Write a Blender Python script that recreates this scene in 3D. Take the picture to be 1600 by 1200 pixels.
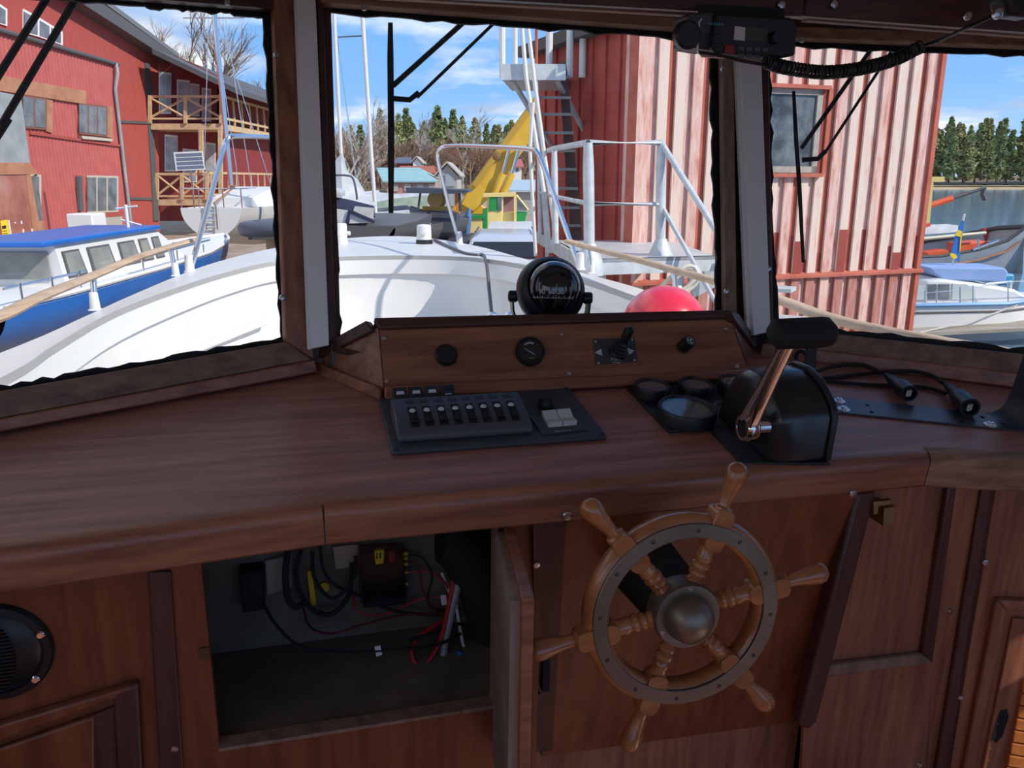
import bpy, math, random
from mathutils import Vector as V, Matrix as M, noise as NZ
for _o in list(bpy.data.objects): bpy.data.objects.remove(_o)
SC = bpy.context.scene; COL = SC.collection
R = math.radians; rnd = random.Random(7)
# ---------------- camera, sky, sun, exposure ----------------
CZ = 3.4; F = 1250.0; PITCH = math.atan(320 / F)
cam = bpy.data.objects.new('camera', bpy.data.cameras.new('camera'))
cam.data.sensor_width = 36; cam.data.lens = 36 * F / 1600
cam.data.clip_start = .02; cam.data.clip_end = 3000
cam.location = (0, 0, CZ); cam.rotation_euler = (math.pi / 2 - PITCH, 0, 0)
COL.objects.link(cam); SC.camera = cam
SUN = V((.714, -.363, .60)).normalized()
sun = bpy.data.objects.new('sun', bpy.data.lights.new('sun', 'SUN'))
sun.data.energy = 3.3; sun.data.angle = .01; sun.data.color = (1, .91, .79)
sun.rotation_euler = SUN.to_track_quat('Z', 'Y').to_euler(); sun.location = (20, -20, 40); COL.objects.link(sun)
SC.view_settings.view_transform = 'Standard'; SC.view_settings.look = 'None'
SC.view_settings.gamma = 1; SC.view_settings.exposure = 0.45; SC.view_settings.use_curve_mapping = False
wd = bpy.data.worlds.new('sky'); SC.world = wd; wd.use_nodes = True
nt = wd.node_tree; nt.nodes.clear(); N = nt.nodes.new; L = nt.links.new
def sky():
    out = N('ShaderNodeOutputWorld'); bg = N('ShaderNodeBackground'); L(bg.outputs[0], out.inputs[0])
    tc = N('ShaderNodeTexCoord'); sep = N('ShaderNodeSeparateXYZ'); L(tc.outputs['Generated'], sep.inputs[0])
    ramp = N('ShaderNodeValToRGB'); L(sep.outputs[2], ramp.inputs[0])
    e = ramp.color_ramp.elements
    e[0].position = 0; e[0].color = (.42, .60, .84, 1); e[1].position = .9; e[1].color = (.07, .21, .55, 1)
    a = e.new(.10); a.color = (.215, .44, .82, 1); b = e.new(.3); b.color = (.125, .33, .76, 1)
    # clouds: plane projected noise
    ma = N('ShaderNodeMath'); ma.operation = 'ADD'; ma.inputs[1].default_value = .13; L(sep.outputs[2], ma.inputs[0])
    dv = N('ShaderNodeVectorMath'); dv.operation = 'DIVIDE'; L(tc.outputs['Generated'], dv.inputs[0])
    cb = N('ShaderNodeCombineXYZ')
    for i in range(3): L(ma.outputs[0], cb.inputs[i])
    L(cb.outputs[0], dv.inputs[1])
    mp = N('ShaderNodeMapping'); mp.inputs['Location'].default_value = (2.3, 1.1, 0); L(dv.outputs[0], mp.inputs[0])
    no = N('ShaderNodeTexNoise'); no.inputs['Scale'].default_value = 1.15; no.inputs['Detail'].default_value = 9
    no.inputs['Roughness'].default_value = .55; L(mp.outputs[0], no.inputs[0])
    # more cloud towards port (-x), clearer ahead
    mr = N('ShaderNodeMapRange'); mr.inputs[1].default_value = -.45; mr.inputs[2].default_value = -.12
    mr.inputs[3].default_value = .16; mr.inputs[4].default_value = -.06; L(sep.outputs[0], mr.inputs[0])
    ad = N('ShaderNodeMath'); ad.operation = 'ADD'; L(no.outputs[0], ad.inputs[0]); L(mr.outputs[0], ad.inputs[1])
    cr = N('ShaderNodeValToRGB'); L(ad.outputs[0], cr.inputs[0])
    cr.color_ramp.elements[0].position = .47; cr.color_ramp.elements[1].position = .63
    n2 = N('ShaderNodeTexNoise'); n2.inputs['Scale'].default_value = 2.2; L(mp.outputs[0], n2.inputs[0])
    c2 = N('ShaderNodeValToRGB'); L(n2.outputs[0], c2.inputs[0])
    c2.color_ramp.elements[0].position = .35; c2.color_ramp.elements[0].color = (.42, .48, .60, 1)
    c2.color_ramp.elements[1].position = .65; c2.color_ramp.elements[1].color = (.92, .93, .96, 1)
    mx = N('ShaderNodeMix'); mx.data_type = 'RGBA'
    L(cr.outputs[0], mx.inputs['Factor']); L(ramp.outputs[0], mx.inputs['A']); L(c2.outputs[0], mx.inputs['B'])
    L(mx.outputs['Result'], bg.inputs[0]); bg.inputs[1].default_value = 1.0
sky()
# ---------------- frames (all measured from the camera) ----------------
def rx(a): return M.Rotation(R(a), 4, 'X')
def ry(a): return M.Rotation(R(a), 4, 'Y')
def rz(a): return M.Rotation(R(a), 4, 'Z')
T = M.Translation
HD = .5941
FW = T((0, 0, CZ))                                        # yard: level world
FB = T((0, 0, CZ)) @ rz(14.5) @ rx(1.5) @ ry(.5)          # boat
FD = T((0, 0, CZ)) @ rz(14.5) @ rx(9) @ ry(.5) @ T((0, 0, -HD))   # sloping dash top, z=0 on its surface
def ray(fr, px, py):
    c, s = math.cos(PITCH), math.sin(PITCH)
    x, y, z = (px - 800) / F, 1.0, (600 - py) / F
    w = V((x, y * c + z * s, -y * s + z * c))
    i = fr.inverted()
    return i @ V((0, 0, CZ)), i.to_3x3() @ w
def hit(fr, px, py, p0, n):
    o, d = ray(fr, px, py); p0 = V(p0); n = V(n)
    return o + d * ((p0 - o).dot(n) / d.dot(n))
def W(px, py, y): return hit(FW, px, py, (0, y, 0), (0, 1, 0))
def G(px, py, z): return hit(FW, px, py, (0, 0, z), (0, 0, 1))
def WX(px, py, x): return hit(FW, px, py, (x, 0, 0), (1, 0, 0))
def B(px, py, y): return hit(FB, px, py, (0, y, 0), (0, 1, 0))
def DZ(px, py, z=0): return hit(FD, px, py, (0, 0, z), (0, 0, 1))
# ---------------- mesh helpers ----------------
class MB:
    def __init__(s): s.v = []; s.f = []
    def add(s, vs, fs):
        k = len(s.v); s.v += [V(a) for a in vs]; s.f += [tuple(i + k for i in f) for f in fs]; return s
    def box(s, c, d, rot=None):
        c = V(c); a, b, e = d[0] / 2, d[1] / 2, d[2] / 2
        vs = [V((x, y, z)) for z in (-e, e) for y in (-b, b) for x in (-a, a)]
        if rot is not None: vs = [rot.to_3x3() @ q for q in vs]
        return s.add([c + q for q in vs], [(0, 2, 3, 1), (4, 5, 7, 6), (0, 1, 5, 4), (2, 6, 7, 3), (0, 4, 6, 2), (1, 3, 7, 5)])
    def prism(s, pts, vec):
        pts = [V(p) for p in pts]; n = len(pts); vec = V(vec)
        nn = sum(((pts[i] - pts[0]).cross(pts[(i + 1) % n] - pts[0]) for i in range(1, n)), V())
        if nn.dot(vec) > 0: pts = pts[::-1]
        return s.add(pts + [p + vec for p in pts], [tuple(range(n)), tuple(range(2 * n - 1, n - 1, -1))] +
                     [((i + 1) % n, i, n + i, n + (i + 1) % n) for i in range(n)])
    def tube(s, pts, r, n=8, closed=False, cap=True):
        pts = [V(p) for p in pts]; m = len(pts); rs = r if isinstance(r, (list, tuple)) else [r] * m
        rings = []; up = None
        for i, p in enumerate(pts):
            if closed: t = pts[(i + 1) % m] - pts[i - 1]
            else: t = pts[min(i + 1, m - 1)] - pts[max(i - 1, 0)]
            t = t.normalized() if t.length > 1e-9 else V((0, 0, 1))
            if up is None: up = t.cross(V((0, 0, 1)) if abs(t.z) < .9 else V((1, 0, 0))).normalized()
            up = (up - t * up.dot(t)); up = up.normalized() if up.length > 1e-6 else t.orthogonal().normalized()
            w = t.cross(up)
            rings.append([p + (up * math.cos(2 * math.pi * k / n) + w * math.sin(2 * math.pi * k / n)) * rs[i] for k in range(n)])
        return s.loft(rings, closed_u=closed, cap=cap and not closed)
    def loft(s, rings, closed_u=False, cap=True, closed_v=True):
        n = len(rings[0]); m = len(rings); vs = [p for r_ in rings for p in r_]; fs = []
        for i in range(m if closed_u else m - 1):
            j = (i + 1) % m
            for k in range(n if closed_v else n - 1):
                l = (k + 1) % n; fs.append((i * n + k, i * n + l, j * n + l, j * n + k))
        if cap: fs += [tuple(range(n - 1, -1, -1)), tuple(range((m - 1) * n, m * n))]
        return s.add(vs, fs)
    def cyl(s, a, b, r, r2=None, n=12): return s.tube([a, b], [r, r if r2 is None else r2], n)
    def lathe(s, c, ax, prof, n=20):
        c = V(c); ax = V(ax).normalized(); u = ax.orthogonal().normalized(); w = ax.cross(u)
        return s.loft([[c + ax * h + (u * math.cos(2 * math.pi * k / n) + w * math.sin(2 * math.pi * k / n)) * max(r, 1e-5) for k in range(n)] for r, h in prof])
    def ball(s, c, r, nu=16, nv=10, sc=(1, 1, 1), a0=-90, a1=90):
        c = V(c); rings = []
        for i in range(nv + 1):
            a = R(a0 + (a1 - a0) * i / nv)
            rings.append([c + V((math.cos(a) * math.cos(2 * math.pi * k / nu) * sc[0], math.cos(a) * math.sin(2 * math.pi * k / nu) * sc[1], math.sin(a) * sc[2])) * r for k in range(nu)])
        return s.loft(rings)
    def quad(s, *p): return s.add(p, [tuple(range(len(p)))])
    def xf(s, m): s.v = [m @ q for q in s.v]; return s
BASE = {}
def mk(name, mb, mat, parent=None, fr=None, base=None, smooth=35, bevel=0, label=None):
    if parent is not None: fr, base = BASE[parent.name]
    if fr is None: fr = FW
    if base is None:
        lo = [min(q[i] for q in mb.v) for i in range(3)]; hi = [max(q[i] for q in mb.v) for i in range(3)]
        base = V(((lo[0] + hi[0]) / 2, (lo[1] + hi[1]) / 2, lo[2]))
    me = bpy.data.meshes.new(name); me.from_pydata([tuple(q - base) for q in mb.v], [], mb.f); me.update()
    if smooth:
        me.polygons.foreach_set('use_smooth', [True] * len(me.polygons)); me.set_sharp_from_angle(angle=R(smooth))
    me.materials.append(mat)
    o = bpy.data.objects.new(name, me); COL.objects.link(o)
    if parent is not None: o.parent = parent
    else: o.matrix_world = fr @ T(base)
    BASE[o.name] = (fr, base)
    if bevel:
        b = o.modifiers.new('bevel', 'BEVEL'); b.width = bevel; b.segments = 2; b.limit_method = 'ANGLE'; b.angle_limit = R(40)
    if label: o['label'] = label
    return o
def thing(name, label, cat, base, fr=None, group=None, kind=None):
    o = bpy.data.objects.new(name, None); COL.objects.link(o); o.empty_display_size = .1
    fr = fr or FW; o.matrix_world = fr @ T(base); BASE[o.name] = (fr, V(base))
    return tag(o, label, cat, group, kind)
def tag(o, label=None, cat=None, group=None, kind=None):
    if label: o['label'] = label
    if cat: o['category'] = cat
    if group: o['group'] = group
    if kind: o['kind'] = kind
    return o
def dup(root, mw, label=None, group=None):
    def cp(o, par):
        c = o.copy(); COL.objects.link(c); c.parent = par
        for ch in list(o.children): cp(ch, c)
        return c
    c = cp(root, None); c.matrix_world = mw
    if label: c['label'] = label
    if group: c['group'] = group
    return c
def pprism(fr, pxs, p0, n, t, off=0):
    n = V(n).normalized(); q = [hit(fr, x, y, V(p0) + n * off, n) for x, y in pxs]
    return MB().prism(q, n * t)
def jag(fr, a, b, p0, n, w=9, amp=3, seg=26, off=.004, th=.006, seed=0, side=1):
    """ragged bead of black sealant along a pixel line a-b lying on a plane"""
    n = V(n).normalized(); rr = random.Random(seed); A = []; C = []
    dx, dy = b[0] - a[0], b[1] - a[1]; l = math.hypot(dx, dy); nx, ny = -dy / l * side, dx / l * side
    for i in range(seg + 1):
        f = i / seg; e = w + rr.uniform(-amp, amp)
        A.append(hit(fr, a[0] + dx * f - nx * 3, a[1] + dy * f - ny * 3, V(p0) + n * off, n))
        C.append(hit(fr, a[0] + dx * f + nx * e, a[1] + dy * f + ny * e, V(p0) + n * off, n))
    m = MB(); k = seg + 1
    m.loft([A, C, [q + n * th for q in C], [q + n * th for q in A]], closed_u=True, cap=False, closed_v=False)
    return m
def merge(*ms):
    m = MB()
    for q in ms: m.add(q.v, q.f)
    return m
def text(s, size, mat, mtx, parent, ext=.0003, name='lettering'):
    cu = bpy.data.curves.new('t', 'FONT'); cu.body = s; cu.size = size; cu.align_x = 'CENTER'; cu.align_y = 'CENTER'; cu.extrude = ext
    o = bpy.data.objects.new('t', cu); COL.objects.link(o)
    bpy.context.view_layer.update()
    me = bpy.data.meshes.new_from_object(o.evaluated_get(bpy.context.evaluated_depsgraph_get()))
    bpy.data.objects.remove(o); me.transform(mtx)
    m = MB(); m.add([q.co for q in me.vertices], [tuple(p.vertices) for p in me.polygons]); bpy.data.meshes.remove(me)
    return mk(name, m, mat, parent, smooth=0)
def facing(p, n, up=(0, 0, 1)):
    """matrix placing flat xy artwork at p, facing n"""
    n = V(n).normalized(); x = V(up).cross(n).normalized(); y = n.cross(x)
    m = M.Identity(4)
    for i in range(3): m[i][0] = x[i]; m[i][1] = y[i]; m[i][2] = n[i]; m[i][3] = p[i]
    return m
# ---------------- materials ----------------
def pm(name, c1, c2=None, scale=4, st=(1, 1, 1), rough=.5, metal=0, bump=0, lo=.35, hi=.65, c3=None, coat=0, bs=None, detail=6, spec=.5, wave=None):
    m = bpy.data.materials.new(name); m.use_nodes = True; t = m.node_tree; p = t.nodes['Principled BSDF']
    p.inputs['Roughness'].default_value = rough; p.inputs['Metallic'].default_value = metal
    p.inputs['Coat Weight'].default_value = coat; p.inputs['Specular IOR Level'].default_value = spec
    p.inputs['Coat Roughness'].default_value = .15
    col = lambda c: (c[0], c[1], c[2], 1)
    if c2 is None: p.inputs['Base Color'].default_value = col(c1)
    if c2 is not None or bump:
        tc = t.nodes.new('ShaderNodeTexCoord'); mp = t.nodes.new('ShaderNodeMapping'); mp.inputs['Scale'].default_value = st
        t.links.new(tc.outputs['Object'], mp.inputs[0])
        no = t.nodes.new('ShaderNodeTexNoise'); no.inputs['Scale'].default_value = scale; no.inputs['Detail'].default_value = detail
        no.inputs['Roughness'].default_value = .6
        t.links.new(mp.outputs[0], no.inputs[0])
    if c2 is not None:
        r = t.nodes.new('ShaderNodeValToRGB'); e = r.color_ramp.elements
        e[0].position = lo; e[0].color = col(c1); e[1].position = hi; e[1].color = col(c2)
        if c3: q = e.new((lo + hi) / 2); q.color = col(c3)
        t.links.new(no.outputs[0], r.inputs[0]); t.links.new(r.outputs[0], p.inputs['Base Color'])
    if bump:
        b = t.nodes.new('ShaderNodeBump'); b.inputs['Strength'].default_value = bump; b.inputs['Distance'].default_value = .002 if bs is None else bs
        t.links.new(no.outputs[0], b.inputs['Height']); t.links.new(b.outputs[0], p.inputs['Normal'])
    return m
def wood(name, c1, c2, ax, rough=.45, coat=.15, scale=22, k=14):
    st = [1, 1, 1]; st[ax] = 1 / k
    return pm(name, c1, c2, scale * 2.4, st, rough, bump=.25, lo=.3, hi=.7, coat=coat, bs=.0012, detail=8)
MH1, MH2 = (.17, .058, .034), (.42, .168, .088)
w_top = wood('mahogany_top', (.25, .098, .066), (.48, .208, .145), 0, .5, .08)
w_sill = wood('sill_wood', (.13, .066, .045), (.31, .18, .12), 0, .6, 0)
w_x = wood('mahogany_x', MH1, MH2, 0, .42); w_y = wood('mahogany_y', MH1, MH2, 1, .42); w_z = wood('mahogany_z', MH1, MH2, 2, .42)
w_or = wood('mahogany_orange', (.15, .036, .013), (.28, .082, .030), 2, .4)
w_dk = wood('mahogany_dark', (.045, .015, .011), (.12, .042, .028), 2, .5); w_dkx = wood('mahogany_dark_x', (.045, .015, .011), (.12, .042, .028), 0, .5)
w_worn = wood('worn_wood', (.17, .08, .045), (.42, .25, .15), 0, .7, 0); w_pale = wood('pale_wood', (.16, .09, .06), (.34, .22, .15), 2, .6, 0)
w_wheel = wood('wheel_wood', (.24, .075, .022), (.52, .21, .075), 0, .3, .5, 14, 8)
w_ply = pm('plywood', (.20, .16, .12), (.32, .26, .20), 9, (1, 1, 1), .85)
w_rail = wood('rail_wood', (.42, .27, .16), (.66, .48, .32), 1, .65, 0, 14)
blk = pm('black_plastic', (.012, .013, .016), rough=.42); blkm = pm('black_matte', (.012, .012, .013), rough=.8)
slate = pm('slate_plastic', (.045, .050, .062), (.06, .066, .08), 60, rough=.5, bump=.15, bs=.0004)
slate2 = pm('grey_plastic', (.075, .082, .10), rough=.45); rubber = pm('sealant', (.008, .008, .008), rough=.7, bump=.3, scale=60)
chrome = pm('chrome', (.75, .75, .77), rough=.12, metal=1); steel = pm('steel', (.55, .55, .55), rough=.3, metal=1)
brass = pm('bronze', (.19, .16, .125), (.26, .215, .17), 12, rough=.42, metal=.75); brass2 = pm('brass', (.45, .33, .15), rough=.4, metal=1)
wht = pm('white_plastic', (.84, .84, .83), rough=.45); lens = pm('lens_white', (.62, .64, .62), rough=.3); gray = pm('grey_mark', (.62, .63, .63), rough=.6)
dial = pm('dial_dark', (.03, .03, .032), rough=.4); dialg = pm('dial_reflect_grey', (.36, .34, .32), rough=.4)  # paler dial has the cover glass reflection put into its colour
gel = pm('gelcoat', (.66, .655, .63), (.72, .715, .69), 3, rough=.4); gel2 = pm('white_paint', (.74, .735, .71), rough=.4)
galv = pm('galvanised', (.50, .52, .53), (.66, .68, .68), 8, rough=.45, metal=.15); stain = pm('stainless', (.7, .71, .73), rough=.22, metal=1)
def glassm(name, tint=(1, 1, 1), fac=.05, rough=0.0):
    m = bpy.data.materials.new(name); m.use_nodes = True; t = m.node_tree; t.nodes.clear()
    o = t.nodes.new('ShaderNodeOutputMaterial'); mx = t.nodes.new('ShaderNodeMixShader'); tr = t.nodes.new('ShaderNodeBsdfTransparent')
    gl = t.nodes.new('ShaderNodeBsdfGlossy'); gl.inputs['Roughness'].default_value = rough; tr.inputs[0].default_value = (*tint, 1)
    fr = t.nodes.new('ShaderNodeFresnel'); fr.inputs[0].default_value = 1.45; mu = t.nodes.new('ShaderNodeMath'); mu.operation = 'MULTIPLY'; mu.inputs[1].default_value = fac * 20
    t.links.new(fr.outputs[0], mu.inputs[0]); t.links.new(mu.outputs[0], mx.inputs[0])
    t.links.new(tr.outputs[0], mx.inputs[1]); t.links.new(gl.outputs[0], mx.inputs[2]); t.links.new(mx.outputs[0], o.inputs[0]); return m
glass = glassm('window_glass', (.97, .98, .98), .03); gglass = glassm('gauge_glass', (.95, .95, .95), .015)
dkglass = pm('dark_glass', (.03, .035, .04), rough=.08); bglass = pm('building_glass', (.10, .11, .12), (.22, .23, .24), 2, rough=.1)
# ---------------- wheelhouse shell (boat frame) ----------------
def struct(o): o['kind'] = 'structure'; return o
ceil_m = pm('ceiling_panel', (.62, .58, .52), rough=.7)  # unseen ceiling; off-white chosen to bounce light into the wheelhouse
m = MB().prism([(-1.06, -1.35, -1.55), (2.04, -1.35, -1.55), (2.04, .9, -1.55), (.98, 1.5, -1.55), (0, 1.5, -1.55), (-1.06, 1.1, -1.55)], (0, 0, .05))
struct(mk('floor', m, w_y, fr=FB)); BASE
m = MB().prism([(-1.1, -1.4, .37), (2.08, -1.4, .37), (2.08, 1.05, .37), (1.00, 1.745, .37), (-.03, 1.745, .37), (-1.1, 1.36, .37)], (0, 0, .05))
struct(mk('ceiling', m, ceil_m, fr=FB))
fw = [(-1.04, 1.12, -.46), (.005, 1.53, -.40), (.962, 1.53, -.40), (2.02, .90, -.45)]
for i in range(3):
    m = MB(); a, b = V(fw[i]), V(fw[i + 1]); t = (b - a).cross(V((0, 0, -1))).normalized() * .04
    if t.y < 0: t = -t
    m.prism([a, b, V((b.x, b.y, -1.5)), V((a.x, a.y, -1.5))], t)
    struct(mk(('wall_front_left', 'wall_front', 'wall_front_right')[i], m, w_dk, fr=FB))
def wall_with_holes(name, axis, pos, th, u0, u1, z0, z1, holes, mat):
    """rectangular wall built from blocks around its openings"""
    us = sorted({u0, u1, *[h[0] for h in holes], *[h[1] for h in holes]}); zs = sorted({z0, z1, *[h[2] for h in holes], *[h[3] for h in holes]})
    m = MB()
    for i in range(len(us) - 1):
        for j in range(len(zs) - 1):
            uc, zc = (us[i] + us[i + 1]) / 2, (zs[j] + zs[j + 1]) / 2
            if any(h[0] < uc < h[1] and h[2] < zc < h[3] for h in holes): continue
            d = (th, us[i + 1] - us[i], zs[j + 1] - zs[j]) if axis == 0 else (us[i + 1] - us[i], th, zs[j + 1] - zs[j])
            m.box((pos, uc, zc) if axis == 0 else (uc, pos, zc), d)
    return struct(mk(name, m, mat, fr=FB))
wall_with_holes('wall_left', 0, -1.06, .04, -1.37, 1.12, -1.55, .37, [(-.9, .85, -.35, .25)], w_z)
wall_with_holes('wall_right', 0, 2.04, .04, -1.37, .92, -1.55, .37, [(.335, .55, -1.05, -.02), (-1.2, -.38, -1.4, .32)], w_z)  # unseen wall; openings shaped to throw the louvre sun patch and add side light
wall_with_holes('wall_back', 1, -1.38, .04, -1.08, 2.06, -1.55, .37, [(-1.0, .40, -.95, .33), (.50, 1.96, -.95, .33)], w_z)  # unseen wall; aft openings widened to brighten the wheel and coaming
# ---------------- windscreen planes ----------------
PC = V((0, 1.54, -.397)); NC = V((0, -1, .26)).normalized(); UPV = V((0, .26, 1))
PL = V((.003, 1.54, -.397)); NL = UPV.cross(V((-.479, -.187, -.024))).normalized()
PR = V((.962, 1.54, -.397)); NR = UPV.cross(V((.459, -.273, -.036))).normalized()
if NL.y > 0: NL = -NL
if NR.y > 0: NR = -NR
def screw(p, n, parent, r=.0055, mat=None):
    n = V(n).normalized(); r = r * .85; m = MB().lathe(p, n, [(r * 1.25, -.002), (r * 1.25, .0012), (r, .003), (r * .4, .0036)], 10)
    s = mk('screw', m, mat or steel, parent); return s
def window(name, P0, N0, glasspx, parts, beads, screws, seed):
    w = thing(name, None, None, hit(FB, *glasspx[-1], P0, N0), FB, kind='structure')
    mk('pane', pprism(FB, glasspx, P0, N0, .005, -.016), glass, w, smooth=0)
    for nm, px, t, mt, off in parts: mk(nm, pprism(FB, px, P0, N0, t, off), mt, w, bevel=.003)
    bm = merge(*[jag(FB, a, b, P0, N0, seed=seed + i, side=sd, off=-.010) for i, (a, b, sd) in enumerate(beads)])
    mk('sealant', bm, rubber, w, smooth=0)
    for (sx, sy) in screws: screw(hit(FB, sx, sy, P0 + N0 * .022, N0), N0, w)
    return w
window('window_1', PL, NL, [(-420, -50), (428, 15), (450, 540), (-420, 690)],
       [('sill', [(-420, 684), (440, 535), (483, 563), (-420, 732)], .024, w_sill, 0),
        ('sill_batten', [(-420, 732), (483, 563), (487, 582), (-420, 752)], .034, w_x, 0),
        ('stile', [(415, -160), (459, -160), (485, 564), (441, 534)], .022, w_z, 0),
        ('head', [(-420, -200), (440, -160), (428, -8), (420, 20), (230, 5), (-420, -47)], .022, w_dkx, 0),
        ('stile', [(-420, -60), (-370, -60), (-345, 690), (-420, 700)], .022, w_dk, 0)],
       [((-400, -46), (228, 5), 1), ((-372, -50), (-347, 690), -1), ((228, 5), (418, 19), 1), ((419, 10), (446, 536), 1), ((0, 612), (442, 535), -1), ((-400, 681), (0, 612), -1)],
       [(355, 3), (432, 86), (441, 465)], 11)
window('window_2', PC, NC, [(488, -4), (1130, 40), (1137, 570), (515, 570)],
       [('stile', [(489, -150), (498, -150), (527, 580), (513, 580)], .022, w_dk, 0),
        ('stile', [(1119, -70), (1137, -70), (1145, 580), (1128, 580)], .022, w_pale, 0),
        ('head', [(489, -150), (1200, -80), (1200, 62), (1119, 54), (505, 4), (492, 2)], .012, w_dkx, 0),
        ('head_batten', [(500, -6), (1119, 40), (1119, 56), (500, 12)], .026, w_worn, 0),
        ('sill', [(515, 535), (1128, 512), (1135, 580), (518, 590)], .03, w_dkx, 0)],
       [((500, 13), (1122, 57), 1), ((500, 14), (525, 545), -1), ((1117, 88), (1128, 520), 1)],
       [(569, 12), (1135, 455), (1130, 108)], 31)
window('window_3', PR, NR, [(1190, 52), (1900, 80), (1900, 640), (1200, 540)],
       [('sill', [(1200, 508), (1300, 522), (1900, 586), (1900, 622), (1205, 540)], .024, w_sill, 0),
        ('sill_batten', [(1190, 536), (1900, 620), (1900, 645), (1185, 556)], .034, w_x, 0),
        ('stile', [(1186, -70), (1197, -70), (1208, 530), (1196, 530)], .022, w_dk, 0),
        ('head', [(1180, -90), (1900, -90), (1900, 88), (1196, 62)], .012, w_dkx, 0),
        ('head_batten', [(1190, 46), (1900, 72), (1900, 90), (1190, 64)], .026, w_worn, 0),
        ('stile', [(1850, -60), (1900, -60), (1900, 640), (1850, 640)], .022, w_dk, 0)],
       [((1192, 64), (1890, 90), 1), ((1193, 70), (1206, 520), -1), ((1206, 512), (1300, 523), -1), ((1300, 522), (1890, 585), -1)],
       [(1253, 62), (1201, 420)], 51)
# posts between the panes
for nm, px, P0, N0, t in (('trim_1', [(440, -160), (512, -160), (534, 585), (470, 585)], PC, NC, -.07), ('trim_2', [(1133, -70), (1200, -70), (1206, 560), (1140, 575)], PC, NC, -.06)):
    struct(mk(nm, pprism(FB, px, P0, N0, t, .002), w_dk, fr=FB))
def trunking(px, label, off):
    n = NC; e = thing('cable_trunking', label, 'trunking', hit(FB, *px[2], PC, NC), FB, 'white cable trunkings on the window posts')
    mk('cover', pprism(FB, px, PC, NC, .022, off), wht, e, bevel=.002)
    q = [(px[0][0] - 3, px[0][1]), px[0], px[3], (px[3][0] - 5, px[3][1])]
    mk('base_strip', pprism(FB, q, PC, NC, .010, off), wht, e)
    return e
trunking([(456, -150), (487, -150), (514, 540), (485, 546)], 'white cable trunking on the post beside the left window, running up to the ceiling', .022)
e = trunking([(1147, 60), (1180, 60), (1196, 519), (1169, 525)], 'white cable trunking on the post under the radio, with cables leaving its lower end', .022)
cab = MB()
for a, b, c in (((1176, 518), (1168, 545), (1158, 556)), ((1186, 516), (1200, 545), (1222, 566))):
    cab.tube([hit(FB, *a, PC + NC * .03, NC), hit(FB, *b, PC + NC * .035, NC), hit(FB, *c, PC + NC * .035, NC)], .004, 6)
tag(mk('cable_tail', cab, blkm, e))
# overhead beam
beam = thing('overhead_beam', 'dark varnished deckhead beam crossing above the windscreen, screwed in two lengths', 'beam', B(1255, 27, 1.32), FB)
def beamseg(p1, p2, y1, y2, mt, dz0=0, h=None, th=.035):
    a = B(*p1, y1); b = B(*p2, y2); a.z += dz0; b.z += dz0
    za = (.37 if h is None else a.z + h); zb = (.37 if h is None else b.z + h)
    return MB().prism([a, b, V((b.x, b.y, zb)), V((a.x, a.y, za))], (0, th, 0))
mk('board', beamseg((300, -26), (1254, 26), 1.32, 1.32, w_dkx), w_dkx, beam, bevel=.002)
mk('board', beamseg((1257, 25), (1900, 72), 1.33, 1.16, w_dkx), w_dkx, beam, bevel=.002)
mk('lit_chamfer', beamseg((300, -20), (1236, 33), 1.345, 1.345, w_worn, 0, .012, .02), w_worn, beam)  # pale strip: light on the beam's lower chamfer put into the colour
mk('lit_chamfer', beamseg((1262, 32), (1900, 79), 1.35, 1.18, w_worn, 0, .012, .02), w_worn, beam)  # painted lit chamfer of the second length
for s_ in ((1221, 8), (1303, 7), (1512, 25)): screw(B(*s_, 1.315 if s_[0] < 1400 else 1.25), (0, -1, 0), beam, .007)
# ---------------- dash worktop ----------------
FR = [(-1.02, .872), (.01, .966), (.994, .961), (1.62, .783)]; BK = [(1.95, .885), (.963, 1.478), (.007, 1.474), (-1.02, 1.082)]
dash = thing('dash_worktop', 'varnished mahogany dash worktop with three-piece rounded front edge', 'worktop', (.5, 1.2, -.03), FD)
mk('top', MB().prism([(x, y - (0 if i > 3 else -.012), 0) for i, (x, y) in enumerate(FR + BK)], (0, 0, -.028)), w_top, dash, smooth=0)
for i in range(3):
    a, b = V((*FR[i], 0)), V((*FR[i + 1], 0)); d = (b - a).normalized(); nn = V((d.y, -d.x, 0))
    if nn.y > 0: nn = -nn
    a = a + d * .0012; b = b - d * .0012
    prof = [(-.030, .0015), (-.012, .0015), (-.004, -.001), (.001, -.007), (.003, -.016), (.003, -.054), (-.001, -.059), (-.030, -.059)]
    rings = [[p + nn * o_ + V((0, 0, z_)) for o_, z_ in prof] for p in (a, b)]
    mk('edge_moulding', MB().loft(rings), w_x if i != 2 else w_worn, dash, smooth=35)
for sx, sy in ((886, 806), (1333, 771)):
    p = hit(FD, sx, sy, (0, .958, 0), (0, 1, 0)); screw(p, (0, -1, 0), dash, .0075)
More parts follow.
